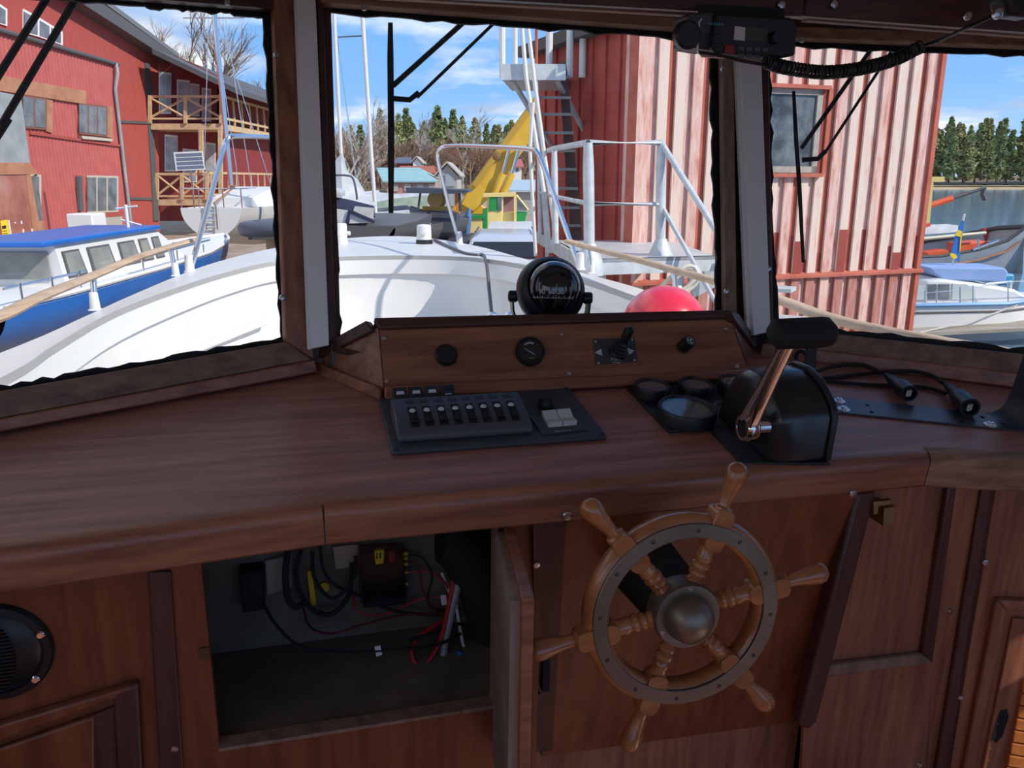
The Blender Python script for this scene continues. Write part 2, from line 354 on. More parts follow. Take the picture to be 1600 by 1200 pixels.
# ---------------- instrument coaming ----------------
CP = V((.5, 1.385, -.40)); CN = V((0, -.10, .065)).normalized()
co = thing('instrument_coaming', 'raised mahogany instrument box with sloping ends under the centre window', 'console', (.49, 1.45, -.42), FB)
mk('front_panel', pprism(FB, [(592, 514), (1134, 496), (1166, 586), (601, 616)], CP, CN, .012, -.012), w_x, co, smooth=0)
mk('top_rail', pprism(FB, [(583, 503), (1131, 490), (1141, 494), (1136, 502), (591, 520)], CP, CN, .022, -.012), w_dkx, co, bevel=.003)
mk('base_moulding', pprism(FB, [(600, 606), (1166, 579), (1168, 593), (600, 627)], CP, CN, .012, 0), w_x, co, bevel=.004)
SLp, SLn = V((.127, 1.381, -.417)), (V((.009, 1.556, -.394)) - V((.127, 1.381, -.417))).cross(V((-.002, .069, .115))).normalized()
if SLn.y > 0: SLn = -SLn
SRp, SRn = V((.848, 1.381, -.417)), (V((.958, 1.535, -.394)) - V((.848, 1.381, -.417))).cross(V((-.002, .069, .115))).normalized()
if SRn.y > 0: SRn = -SRn
mk('end_panel', pprism(FB, [(597, 514), (606, 616), (492, 566)], SLp, SLn, .010, -.012), w_x, co, smooth=0)
mk('end_rail', pprism(FB, [(581, 503), (592, 519), (494, 568), (487, 554)], SLp, SLn, .016, -.010), w_dkx, co, bevel=.003)
mk('end_moulding', pprism(FB, [(487, 562), (600, 607), (600, 627), (487, 580)], SLp, SLn, .012, 0), w_x, co, bevel=.004)
mk('end_panel', pprism(FB, [(1134, 497), (1166, 586), (1172, 545), (1166, 532)], SRp, SRn, .010, -.012), w_x, co, smooth=0)
mk('end_rail', pprism(FB, [(1131, 490), (1143, 493), (1175, 538), (1170, 548), (1136, 503)], SRp, SRn, .016, -.010), w_dkx, co, bevel=.003)
mk('core', pprism(FB, [(584, 506), (1138, 494), (1163, 588), (597, 618)], CP, CN, -.02, -.013), blkm, co)  # unseen black filler added to stop light showing through the joints
mk('end_light_block', pprism(FB, [(585, 508), (600, 610), (494, 566)], SLp, SLn, -.015, -.013), blkm, co)  # added light block behind the sloping end
mk('back_shelf', MB().prism([(.12, 1.44, -.36), (.85, 1.44, -.36), (.95, 1.55, -.36), (.02, 1.55, -.36)], (0, 0, .012)), w_dkx, co)
for q in ((600, 529), (604, 596), (877, 522), (889, 584), (1133, 514), (1151, 573)): screw(hit(FB, *q, CP, CN), CN, co, .005)
def onc(px, py): return hit(FB, px, py, CP, CN)
# blank cap
c = onc(697, 556); m = MB().lathe(c, CN, [(.021, 0), (.021, .006), (.018, .009), (.0175, .011), (.004, .012)], 24)
tag(mk('blanking_cap', m, blk, fr=FB, base=c), 'plain round black blanking cap on the coaming, beside the small needle gauge', 'cap')
# small gauge
def gauge(name, label, cat, c, n, r, fr, h, needle=None, face=dial, up=(0, 0, 1), group=None):
    g = thing(name, label, cat, c, fr, group); n = V(n).normalized()
    mk('bezel', MB().lathe(c, n, [(r, 0), (r, h * .8), (r * .96, h), (r * .88, h), (r * .83, h * .8), (r * .82, h * .3)], 32), blk, g)
    mk('dial', MB().lathe(c, n, [(r * .82, h * .2), (r * .82, h * .74), (.001, h * .75)], 32), face, g, smooth=0)
    fm = facing(c + n * h * .77, n, up)
    def arc(r0, r1, a0, a1, k=14):
        mm = MB()
        for i in range(k):
            p = [fm @ V((rr * math.cos(R(a0 + (a1 - a0) * j / k)), rr * math.sin(R(a0 + (a1 - a0) * j / k)), 0)) for rr, j in ((r0, i), (r1, i), (r1, i + 1), (r0, i + 1))]
            mm.prism(p, n * .0004)
        return mm
    if needle is not None:
        d = V((math.cos(R(needle)), math.sin(R(needle)), 0)); s_ = V((-d.y, d.x, 0))
        a, b = d * r * .52, -d * r * .3
        off = V((.0, -.12 * r, .0006))
        mk('needle', MB().prism([fm @ (a + off + s_ * r * .025), fm @ (b + off + s_ * r * .04), fm @ (b + off - s_ * r * .04), fm @ (a + off - s_ * r * .025)], n * .0006), gray, g)
        mk('scale_band', arc(r * .5, r * .62, 60, 128), gray, g)
        mk('scale_band', arc(r * .5, r * .62, 130, 142, 4), pm('red_mark', (.35, .02, .03)), g)
        mk('scale_lettering', arc(r * .52, r * .56, 248, 292, 6), gray, g)
    else:
        mk('scale_ticks', merge(*[arc(r * .58, r * .70, a, a + 3, 1) for a in range(-30, 212, 12)]), gray, g)
        nd = V((math.cos(R(200)), math.sin(R(200)), 0)) * r * .6
        mk('needle', MB().tube([fm @ V((0, 0, .001)), fm @ (nd + V((0, 0, .001)))], r * .02, 5), gray, g)
    mk('cover_glass', MB().lathe(c, n, [(r * .84, h * .90), (r * .84, h * .93), (.001, h * .94)], 32), gglass, g, smooth=0)
    return g
gauge('needle_gauge', 'small round black gauge with white needle and arc scale on the coaming', 'gauge', onc(827, 551), CN, .028, FB, .014, needle=143)
# thruster joystick
th = thing('joystick_panel', 'black joystick plate with two pale arrows and MAX POWER lettering on the coaming', 'control panel', onc(960, 550), FB)
mk('plate', pprism(FB, [(926, 531), (991, 528), (996, 565), (930, 570)], CP, CN, .003), slate, th, bevel=.001)
for tri in ([(929, 551), (939, 545), (941, 556)], [(980, 544), (991, 548), (983, 555)]): mk('arrow', pprism(FB, tri, CP, CN, .0008, .003), gray, th, smooth=0)
c = onc(963, 555); jd = (onc(972, 525) + CN * .052 - c).normalized()
mk('boot', MB().lathe(c + CN * .003, jd, [(.017, 0), (.0165, .006), (.0145, .008), (.0155, .011), (.013, .014), (.014, .018), (.0115, .021), (.012, .025), (.009, .03)], 18), blk, th)
mk('stick', MB().lathe(c, jd, [(.006, .02), (.0065, .032), (.0085, .04), (.0095, .055), (.0085, .062), (.003, .066)], 14), blk, th)
for q in ((930, 534), (987, 531), (991, 563), (935, 567)): screw(hit(FB, *q, CP + CN * .003, CN), CN, th, .003)
cx = (onc(1000, 540) - onc(900, 540)).normalized(); cu_ = CN.cross(cx) * 1
fm = facing(hit(FB, 963, 563, CP + CN * .0034, CN), CN, CN.cross(cx) if CN.cross(cx).z > 0 else -CN.cross(cx))
text('MAX', .0095, gray, fm @ T((0, .002, 0)), th); text('POWER', .005, gray, fm @ T((0, -.005, 0)), th)
# push button / socket
so = thing('push_knob', 'small black knob with a white ringed symbol on the coaming', 'knob', onc(1068, 542), FB)
c = onc(1067, 543); d = (onc(1071, 538) + CN * .03 - c).normalized()
mk('body', MB().lathe(c, d, [(.013, 0), (.013, .022), (.012, .026), (.0105, .027), (.010, .025), (.001, .025)], 20), blk, so)
fm = facing(c + d * .0258, d); ring = MB()
for a in range(0, 360, 20): ring.prism([fm @ V((r_ * math.cos(R(b_)), r_ * math.sin(R(b_)), 0)) for r_, b_ in ((.0075, a), (.0085, a), (.0085, a + 20), (.0075, a + 20))], d * .0004)
for a in (30, 150, 270): ring.prism([fm @ V((x_ * math.cos(R(a)) - y_ * math.sin(R(a)), x_ * math.sin(R(a)) + y_ * math.cos(R(a)), 0)) for x_, y_ in ((.001, -.0012), (.006, -.0022), (.006, .0022), (.001, .0012))], d * .0004)
mk('symbol', ring, gray, so, smooth=0)
# ---------------- compass ----------------
cc = B(860, 455, 1.517); cr = .0665
cp = thing('bulkhead_compass', 'black dome compass in a bracket on the coaming top, with lit degree card', 'compass', V((cc.x, cc.y, -.348)), FB)
ax = V((0, -.9, .42)).normalized()
mk('housing', MB().lathe(cc, ax, [(.001, -cr), (cr * .55, -cr * .9), (cr * .9, -cr * .55), (cr * 1.04, -cr * .1), (cr * 1.06, cr * .05), (cr * .98, cr * .32), (cr * .84, cr * .46), (cr * .78, cr * .42)], 36), blk, cp)
mk('dome', MB().ball((0, 0, 0), cr * .80, 32, 14, a0=0).xf(T(cc + ax * cr * .34) @ ax.to_track_quat('Z', 'Y').to_matrix().to_4x4()), pm('compass_dome', (.004, .006, .012), rough=.04, coat=1), cp)
dome_c = cc + ax * cr * .34; dr = cr * .80
dirc = (-cc).normalized()
xr = dirc.cross(V((0, 0, 1))).normalized() * -1
if xr.x < 0: xr = -xr
ur = xr.cross(dirc) * 1
if ur.z < 0: ur = -ur
def ond(a, b):                     # point on dome, a degrees right, b degrees up of the line of sight
    d = (dirc * math.cos(R(a)) * math.cos(R(b)) + xr * math.sin(R(a)) * math.cos(R(b)) + ur * math.sin(R(b)))
    return dome_c + d * dr * 1.008, d
card = MB()
for a in range(-48, 52, 4):
    p, d = ond(a, -22); q, _ = ond(a, -16.5 if a % 12 == 0 else -19.5); s_ = xr * .0006
    card.prism([p - s_, p + s_, q + s_, q - s_], d * .0004)
mk('degree_scale', card, gray, cp, smooth=0)
for t_, a in (('90', -25), ('60', -4), ('30', 15)):
    p, d = ond(a, -8); text(t_, .0135, gray, facing(p, d, ur), cp, .0003, 'degree_number')
for a in (-30, 6, 40):
    lb = MB(); lb.tube([ond(a + .08 * (b * b) / 40 * (-1 if a < 0 else 1) * -1, b)[0] for b in range(-46, 10, 6)], .0007, 5); mk('lubber_line', lb, brass2, cp)
for s_ in (-1, 1):
    k = cc + xr * s_ * cr * 1.1 - V((0, 0, .012))
    mk('clamp_knob', MB().lathe(cc + xr * s_ * cr * .98 - V((0, 0, .012)), xr * s_, [(.009, 0), (.012, .003), (.012, .016), (.009, .019), (.001, .02)], 12), blk, cp)
br = MB(); pts = []
for a in range(0, 181, 12):
    pts.append(cc + xr * math.cos(R(a)) * cr * 1.13 + V((0, 0, -.012 - math.sin(R(a)) ** .7 * (cc.z + .348 - .014))))
hw = V((0, .010, 0))
br.loft([[p + hw, p - hw, p - hw + (p - cc).normalized() * .004, p + hw + (p - cc).normalized() * .004] for p in pts])
mk('bracket', br, blk, cp)
# ---------------- switch panel on the dash (dash frame) ----------------
sp = thing('switch_panel', 'slate grey switch panel with breakers and rockers on the dash', 'switch panel', (.296, 1.203, 0), FD)
mk('plate', MB().box((.2955, 1.2025, .004), (.355, .204, .008)), slate, sp, bevel=.003)
prof = [(1.128, .008), (1.128, .017), (1.134, .024), (1.158, .033), (1.196, .040), (1.228, .040), (1.233, .036), (1.235, .008)]
U0, U1 = .131, .352
hs = mk('breaker_housing', MB().loft([[V((u, v_, w_)) for v_, w_ in prof] for u in (U0, U1)]), slate2, sp, bevel=.003)
for i in range(8):
    u = U0 + .030 + i * .0237
    mk('breaker_slot', MB().prism([(u - .0068, 1.142, .0278), (u + .0068, 1.142, .0278), (u + .0068, 1.190, .0397), (u - .0068, 1.190, .0397)], (0, -.0003, .0013)), blkm, hs, smooth=0)
    mk('toggle', MB().box((u, 1.152, .033), (.009, .010, .012), rx(25)), blk, hs, bevel=.001)
    mk('indicator', MB().ball((u, 1.179, .0385), .0056, 10, 5, (1, 1, .7), a0=0), lens, hs)
    mk('label_window', MB().box((u, 1.212, .0402), (.014, .012, .0012)), blk, hs, smooth=0)
for i, px in enumerate((632, 657, 683, 709)):
    u = .150 + i * .0275
    rk = mk('rocker_switch', MB().loft([[V((u_, 1.258 + a_, b_)) for a_, b_ in ((-.011, .006), (-.013, .026), (-.004, .041), (.009, .044), (.012, .006))] for u_ in (u - .0118, u + .0118)]), blk, sp, bevel=.0015)
    fm = facing(V((u, 1.2482, .0362)), V((0, -.86, .51)), (0, .5, .86))
    g_ = MB().prism([fm @ V(q) for q in ((-.007, .002, .0004), (.007, .002, .0004), (.006, .0075, .0004), (-.006, .0075, .0004))], V((0, -.0004, .0003))) if i < 3 else MB().prism([fm @ V(q) for q in ((-.006, -.003, .0004), (.006, -.003, .0004), (.006, -.001, .0004), (-.006, -.001, .0004))], V((0, -.0004, .0003)))
    mk('rocker_mark', g_, gray, rk, smooth=0)
mk('cable_cap', MB().lathe(DZ(852, 636, .008), (0, 0, 1), [(.0145, 0), (.0145, .006), (.0125, .010), (.012, .019), (.009, .022), (.001, .023)], 20), blk, sp)
wp = mk('windlass_plate', MB().prism([DZ(826, 653, .008), DZ(886, 646, .008), DZ(918, 673, .008), DZ(848, 681, .008)], (0, 0, .004)), slate, sp, bevel=.001)
a, b, c, d = DZ(846, 650, .012), DZ(890, 646, .012), DZ(901, 664, .012), DZ(857, 668, .012)
for k in range(2):
    f0, f1 = (0, .485) if k == 0 else (.515, 1)
    def mixp(f, g, z): p = a.lerp(b, f).lerp(d.lerp(c, f), g); return V((p.x, p.y, .012 + z))
    mk('rocker_pad', MB().loft([[mixp(f, 0, 0), mixp(f, 0, .010), mixp(f, .5, .004), mixp(f, 1, .009), mixp(f, 1, 0)] for f in (f0, f1)]), lens, wp, smooth=0)
mk('lettering', merge(*[MB().box(DZ(868 + 4.5 * i_, 674 - .4 * i_, .0122), (.0026, .0012 + .0012 * (i_ % 2), .0003)) for i_ in range(6)]), gray, wp, smooth=0)
for q in ((.126, 1.107), (.465, 1.107), (.126, 1.297), (.465, 1.297)): screw(V((*q, .008)), (0, 0, 1), sp, .003, blk)
# ---------------- gauge panel ----------------
gp = thing('gauge_panel', 'black engine instrument plate with key switch on the dash', 'gauge panel', (.718, 1.21, 0), FD)
mk('plate', MB().box((.718, 1.209, .003), (.264, .206, .006)), blk, gp, bevel=.002)
mk('outline', MB().tube([DZ(1116, 632, .0065), DZ(1121, 627, .0065), DZ(1165, 624, .0065)], .0006, 4).tube([DZ(1116, 632, .0065), DZ(1122, 637, .0065), DZ(1165, 634, .0065)], .0006, 4), gray, gp)
kc = DZ(1147, 640, .006)
ks = mk('key_switch', MB().lathe(kc, (0, 0, 1), [(.020, 0), (.019, .008), (.014, .012), (.001, .012)], 20), blk, gp)
mk('key', MB().box(kc + V((-.006, .004, .022)), (.006, .018, .024), rz(30)), blk, ks, bevel=.001)
for i, q in enumerate(((1019, 607), (1087, 604), (1149, 600))):
    gauge('engine_gauge', ['small black engine gauge on the instrument plate, furthest from the throttle', 'small black engine gauge on the instrument plate, middle of the row of three', 'small black engine gauge on the instrument plate, right behind the throttle'][i], 'gauge', V((*DZ(*q, .018).xy, .006)), (0, 0, 1), .0335, FD, .020, face=dialg, up=(0, 1, 0), group='small engine gauges on the instrument plate')
gauge('tachometer', 'large black rimmed tachometer on the instrument plate', 'gauge', V((*DZ(1073, 640, .024).xy, .006)), (0, 0, 1), .052, FD, .024, up=(0, 1, 0), face=dialg)
# ---------------- throttle ----------------
tl = thing('throttle_control', 'black and chrome single-lever throttle control on the dash above the wheel', 'throttle', (.745, 1.07, 0), FD)
mk('foot_flange', MB().prism([(.655, .985, 0), (.80, .958, 0), (.815, 1.17, 0), (.665, 1.17, 0)], (0, 0, .005)), blk, tl, bevel=.002)
pf = [(.968, .005), (.972, .078), (.984, .096), (1.02, .118), (1.06, .128), (1.10, .122), (1.135, .10), (1.16, .06), (1.168, .005)]
def bodyring(u, s, dv=0, dw=0): return [V((u, 1.065 + (v_ - 1.065) * s + dv, max(w_ * (s if w_ > .006 else 1) + dw, .005))) for v_, w_ in pf]
mk('housing', MB().loft([bodyring(.700, .80), bodyring(.712, .93), bodyring(.740, .97), bodyring(.795, .97)]), pm('throttle_black', (.014, .015, .017), rough=.32, coat=.3), tl, smooth=40, bevel=.002)
mk('rear_flange', MB().loft([bodyring(.795, 1.02), bodyring(.806, 1.02)]), blk, tl, smooth=40, bevel=.002)
PU = (.69, 0, 0)
def onu(px, py, u=.69): return hit(FD, px, py, (u, 0, 0), (1, 0, 0))
hub = onu(1168, 668, .665); mk('pivot_shaft', MB().cyl(V((.70, hub.y, hub.z)), V((.655, hub.y, hub.z)), .012), chrome, tl)
hb = mk('hub', MB().lathe(V((.676, hub.y, hub.z)), (-1, 0, 0), [(.010, -.004), (.021, 0), (.024, .006), (.024, .016), (.020, .021), (.016, .021), (.015, .019), (.001, .019)], 24), chrome, tl)
mk('hub_cap', MB().lathe(V((.676, hub.y, hub.z)), (-1, 0, 0), [(.015, .018), (.014, .021), (.001, .022)], 20), blk, hb)
ltop = onu(1222, 540, .665); la = V((.662, hub.y, hub.z)); lt = V((.672, ltop.y, ltop.z)); dl = (lt - la).normalized(); sd = dl.cross(V((1, 0, 0))).normalized()
lv = MB(); k = 8
rings = []
for f, wd_, tk in ((.06, .017, .011), (.3, .0145, .010), (.7, .0125, .009), (1.03, .0115, .0085)):
    p = la.lerp(lt, f); rings.append([p + sd * wd_ * x_ + V((1, 0, 0)) * tk * y_ for x_, y_ in ((-1, -.5), (-.6, -1), (-.2, -.55), (.2, -.55), (.6, -1), (1, -.5), (1, .6), (-1, .6))])
mk('lever', lv.loft(rings), chrome, tl, smooth=50)
gc = lt + dl * .022 - V((.014, 0, 0))
gr = MB(); prof = [(-.023, -.008), (-.021, .010), (-.012, .018), (.010, .018), (.020, .010), (.023, -.006), (.016, -.016), (-.016, -.016)]
rings = []
for du, s in ((-.016, .82), (-.011, 1), (.062, 1.02), (.073, .95), (.078, .75)): rings.append([gc + V((du, 0, 0)) + (sd * a_ * -1 + dl * b_) * s for a_, b_ in prof])
mk('grip', gr.loft(rings), blkm, tl, smooth=60)
# ---------------- empty display bracket and cables ----------------
bk = thing('display_bracket', 'empty black steel display bracket lying on the dash, with upturned ends', 'bracket', DZ(1440, 650), FD)
bs = pm('bracket_steel', (.07, .075, .09), rough=.38, metal=.5)
A1, A2, A3, A4 = DZ(1286, 621), DZ(1297, 646), DZ(1592, 675), DZ(1540, 648)
mk('base_plate', MB().prism([A1, A2, A3, A4], (0, 0, .004)), bs, bk, bevel=.001)
ed = (A3 - A2).normalized(); wdt = (A1 - A2)
end = [(0, .0), (.012, .002), (.022, .008), (.030, .020), (.034, .05), (.036, .13)]
mk('end_lug', MB().loft([[A3 + ed * a_ + V((0, 0, b_)), A4 + ed * a_ + V((0, 0, b_)), A4 + ed * (a_ - .003) + V((0, 0, b_ + .004)), A3 + ed * (a_ - .003) + V((0, 0, b_ + .004))] for a_, b_ in end]), bs, bk, smooth=60)
u0 = hit(FD, 1255, 608, (0, 0, .0), (0, 0, 1)); q = hit(FD, 1278, 530, (0, u0.y, 0), (0, 1, 0)); q0 = hit(FD, 1272, 606, (0, u0.y, 0), (0, 1, 0))
mk('end_lug', MB().prism([u0, q0, q, q - V((.022, 0, 0))], (0, .005, 0)), bs, bk)
mk('link_strip', MB().prism([u0, q0, A2, A1], (0, 0, .003)), bs, bk)
for sx, sy in ((1311, 627), (1318, 640), (1547, 664)):
    p = DZ(sx, sy, .004); wsh = mk('washer', MB().lathe(p, (0, 0, 1), [(.0115, 0), (.0115, .0015), (.009, .002), (.001, .002)], 16), pm('washer', (.7, .7, .7), rough=.35, metal=.6), bk)
    mk('bolt_head', MB().lathe(p, (0, 0, 1), [(.005, .002), (.005, .006), (.003, .0062), (.003, .004), (.0005, .004)], 10), chrome, wsh)
for sx, sy in ((1355, 633), (1362, 644), (1492, 648), (1503, 659), (1535, 652)): mk('bolt_hole', MB().lathe(DZ(sx, sy, .004), (0, 0, 1), [(.004, 0), (.004, .0006), (.0005, .0006)], 10), blkm, bk)
def spline(P, k=8):
    P = [V(p) for p in P]; out = []
    for i in range(len(P) - 1):
        a, b, c, d = P[max(i - 1, 0)], P[i], P[i + 1], P[min(i + 2, len(P) - 1)]
        for j in range(k):
            t = j / k; out.append(.5 * ((2 * b) + (c - a) * t + (2 * a - 5 * b + 4 * c - d) * t * t + (3 * b - a - 3 * c + d) * t ** 3))
    return out + [P[-1]]
def plugcable(path, plug_from, plug_to, label, fat):
    c = thing('cable_lead', label, 'cable', DZ(*path[-1]), FD, 'loose leads on the dash')
    z0 = .006; P = [DZ(x_, y_, z_) for x_, y_, z_ in path]
    mk('flex', MB().tube(spline(P), .0042, 8), blkm, c)
    a = DZ(*plug_from, .016); b = DZ(*plug_to, .021); d = (b - a).normalized(); l = (b - a).length
    mk('plug', MB().lathe(a, d, [(.005, -.012), (.006, 0), (.010, l * .2), (.009, l * .3), (.013, l * .42), (.014 * fat, l * .5), (.0145 * fat, l * .62), (.0165 * fat, l * .64), (.0165 * fat, l), (.013 * fat, l), (.012 * fat, l * .85), (.001, l * .85)], 18), blk, c)
    mk('pin_core', MB().box(b - d * .002, (.012, .004, .012), rz(20)), gray, c)
plugcable([(1215, 560, .004), (1250, 585, .006), (1300, 573, .012), (1345, 570, .014), (1378, 583, .016)], (1388, 589), (1421, 615), 'black lead ending in a round plug, nearer the throttle', 1)
plugcable([(1218, 582, .004), (1262, 592, .006), (1300, 590, .005), (1350, 584, .006), (1420, 580, .010), (1455, 587, .014), (1472, 598, .016)], (1480, 603), (1516, 637), 'black lead ending in a round plug with a clip, lying over the steel bracket', 1.1)
lp = mk('cable_loop', MB().tube(spline([DZ(1232, 602, .006), DZ(1246, 575, .01), DZ(1244, 556, .02), DZ(1252, 549, .03), DZ(1262, 560, .02), DZ(1258, 588, .006), DZ(1340, 600, .005), DZ(1440, 605, .005), DZ(1478, 615, .008)]), .004, 8), blkm, fr=FD)
tag(lp, 'thin black cable looping up behind the throttle and along the dash', 'cable', 'loose leads on the dash')
# ---------------- ship's wheel ----------------
wc = B(1066, 953.5, .88); RT = .216
Wm = T(wc) @ rz(-3.41) @ rx(-3.88)
wh = bpy.data.objects.new('ships_wheel', None); COL.objects.link(wh); wh.matrix_world = FB @ Wm; BASE[wh.name] = (FB @ Wm, V((0, 0, 0)))
tag(wh, 'varnished wooden six-spoke ship\'s wheel with bronze ring and domed bronze hub', 'steering wheel')
ph0 = 1.23009; RI, RO = .106, .141
def ringm(prof, n=72):
    mm = MB(); rings = []
    for k in range(n):
        a = 2 * math.pi * k / n; e = V((math.cos(a), 0, math.sin(a))); rings.append([e * r_ + V((0, y_, 0)) for r_, y_ in prof])
    return mm.loft(rings, closed_u=True, cap=False)
mk('rim', ringm([(RI + .003, -.010), (RI, -.005), (RI, .012), (RI + .004, .017), (RO - .005, .017), (RO, .011), (RO, -.004), (RO - .005, -.011), (RO - .010, -.013), (RI + .008, -.013)]), w_wheel, wh, smooth=40)
rg = mk('bronze_ring', ringm([(RI + .006, -.0125), (RI + .006, -.0168), (RI + .007, -.0175), (RO - .010, -.0175), (RO - .009, -.0168), (RO - .009, -.0125)]), brass, wh, smooth=25)
for k in range(12):
    a = ph0 + math.pi / 12 + k * math.pi / 6; r_ = (RI + RO) / 2 - .0005
    mk('ring_screw', MB().lathe((math.cos(a) * r_, -.0172, math.sin(a) * r_), (0, -1, 0), [(.0034, 0), (.0030, .0008), (.0012, .0010), (.001, .0002)], 10), pm('dark_screw', (.10, .09, .08), rough=.35, metal=1) if k == 0 else bpy.data.materials['dark_screw'], rg)
for k in range(6):
    a = ph0 - k * math.pi / 3; e = V((math.cos(a), 0, math.sin(a))); t_ = V((-math.sin(a), 0, math.cos(a)))
    sp_ = mk('spoke', MB().lathe((0, 0, 0), e, [(.012, .03), (.0125, .048), (.009, .052), (.0125, .056), (.0125, .060), (.0095, .063), (.0135, .067), (.0135, .072), (.010, .075), (.0125, .079), (.0125, .084), (.011, .088), (.014, .100), (.014, .106)], 14), w_wheel, wh)
    fel = []
    for r_ in (RI - .012, RI - .008, RI - .002, RO + .004, RO + .010, RO + .013):
        wdh = {0: .006, 1: .012, 2: .0145, 3: .0145, 4: .012, 5: .006}[(RI - .012, RI - .008, RI - .002, RO + .004, RO + .010, RO + .013).index(r_)]
        fel.append([e * r_ + t_ * wdh + V((0, -.0155, 0)), e * r_ - t_ * wdh + V((0, -.0155, 0)), e * r_ - t_ * wdh + V((0, .014, 0)), e * r_ + t_ * wdh + V((0, .014, 0))])
    mk('felloe_block', MB().loft(fel), w_wheel, sp_, bevel=.0015, smooth=30)
    hh = [(.009, .148), (.0135, .151), (.0135, .1545), (.009, .157), (.0088, .163), (.0105, .176), (.0138, .192), (.0155, .203), (.0142, .211), (.009, .217), (.001, .2195)]
    mk('handle', MB().lathe((0, 0, 0), e, hh, 16), w_wheel, wh)
hbm = mk('hub_disc', MB().lathe((0, 0, 0), (0, -1, 0), [(.030, -.02), (.046, -.015), (.047, .016), (.045, .020), (.035, .021), (.033, .020), (.001, .020)], 40), brass, wh)
mk('hub_dome', MB().lathe((0, 0, 0), (0, -1, 0), [(.034, .020), (.0335, .026), (.030, .038), (.023, .047), (.013, .052), (.001, .054)], 36), brass, hbm)
for k in range(3):
    a = ph0 + .3 + k * 2.094; mk('hub_screw', MB().lathe((math.cos(a) * .0405, -.0205, math.sin(a) * .0405), (0, -1, 0), [(.0034, 0), (.0028, .001), (.0005, .001)], 10), steel, hbm)
mk('shaft_housing', MB().lathe((0, 0, 0), (0, 1, 0), [(.040, .015), (.044, .03), (.048, .06), (.055, .16)], 28), blkm, wh)
# ---------------- cupboard front below the dash ----------------
YC = 1.075
def bpoly(px, y=YC, t=.018, off=0): return pprism(FB, px, (0, y, 0), (0, -1, 0), t, off)
def bz(px, py, y=YC): return B(px, py, y)
oTL, oTR, oBR, oBL = bz(318, 892), bz(778, 832), bz(772, 1105), bz(340, 1165)
X0, X1, Z0, Z1 = (oTL.x + oBL.x) / 2, (oTR.x + oBR.x) / 2, (oBR.z + oBL.z) / 2, -.50
cb = thing('helm_cupboard', 'mahogany helm cupboard front with an open square hatch below the dash', 'cupboard', (.3, 1.09, -1.5), FB)
cbm = MB()
for x0, x1, z0, z1 in ((-1.03, X0, -1.5, -.50), (X0, X1, -1.5, Z0), (X1, .335, -1.5, -.50)): cbm.box(((x0 + x1) / 2, YC + .009, (z0 + z1) / 2), (x1 - x0, .018, z1 - z0))
mk('front_board', cbm, w_or, cb, smooth=0)
mk('stile', bpoly([(232, 890), (268, 890), (300, 1400), (262, 1400)], t=.007), w_dk, cb, bevel=.002)
mk('frame_moulding', bpoly([(-200, 1184), (206, 1062), (222, 1068), (-200, 1222)], t=.016), w_or, cb, bevel=.004)
mk('frame_moulding', bpoly([(180, 1074), (219, 1057), (236, 1400), (192, 1400)], t=.016), w_dk, cb, bevel=.004)
mk('inner_panel', bpoly([(-200, 1234), (150, 1112), (150, 1400), (-200, 1400)], t=.010), w_or, cb, bevel=.004)
mk('inner_panel_edge', bpoly([(146, 1114), (190, 1096), (196, 1400), (150, 1400)], t=.006), w_dk, cb)
screw(bz(273, 1170, YC - .007), (0, -1, 0), cb, .006)
mk('latch_plate', bpoly([(312, 1012), (327, 1010), (327, 1028), (312, 1030)], t=.003), pm('old_brass', (.16, .11, .06), rough=.5, metal=.8), cb)
# locker interior (part of the cupboard)
YB = 1.325
lk = MB(); lk.box(((X0 + X1) / 2, (YC + YB) / 2 + .009, Z0 - .006), (X1 - X0 + .16, YB - YC, .012))
lk.box(((X0 + X1) / 2, YB + .006, (Z0 - .475) / 2), (X1 - X0 + .3, .012, -.475 - Z0 + .01))
mk('locker_lining', lk, pm('shaded_plywood', (.11, .09, .07), (.19, .155, .12), 9, rough=.9), cb, smooth=0)  # plywood darkened: the locker's shade is in its colour
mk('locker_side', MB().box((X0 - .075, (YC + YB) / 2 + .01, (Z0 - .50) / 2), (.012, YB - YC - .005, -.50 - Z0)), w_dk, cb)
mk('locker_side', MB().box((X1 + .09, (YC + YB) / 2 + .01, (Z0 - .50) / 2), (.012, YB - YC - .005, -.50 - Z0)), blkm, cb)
eg = MB(); eg.box(((X0 + X1) / 2, YC + .004, Z0 + .003), (X1 - X0, .026, .006)); eg.box((X1 - .0025, YC + .004, (Z0 + Z1) / 2), (.005, .026, Z1 - Z0)); mk('hatch_edging', eg, w_pale, cb)
# hatch door hinged on the right of the opening
hd = thing('hatch_door', 'open plywood-cored hatch door seen edge-on beside the wheel', 'door', (X1 + .015, YC - .02, -.95), FB)
hx = V((X1 + .012, YC - .008, 0)); dd = V((-.13, -.99, 0)).normalized(); dn = V((dd.y, -dd.x, 0))
def dslab(a0, a1, t0, t1, z0, z1): return MB().prism([hx + dd * a0 + dn * t0 + V((0, 0, z0)), hx + dd * a1 + dn * t0 + V((0, 0, z0)), hx + dd * a1 + dn * t1 + V((0, 0, z0)), hx + dd * a0 + dn * t1 + V((0, 0, z0))], (0, 0, z1 - z0))
mk('core', dslab(.01, .205, .004, .013, -.93, -.535), w_pale, hd); mk('face_board', dslab(.01, .21, -.012, .004, -.94, -.53), w_x, hd, bevel=.002); mk('back_board', dslab(.01, .205, .013, .018, -.93, -.535), w_ply, hd)
hg = mk('piano_hinge', MB().box((X1 + .003, YC - .003, (Z0 - .52) / 2), (.014, .004, -.52 - Z0)), brass2, hd)
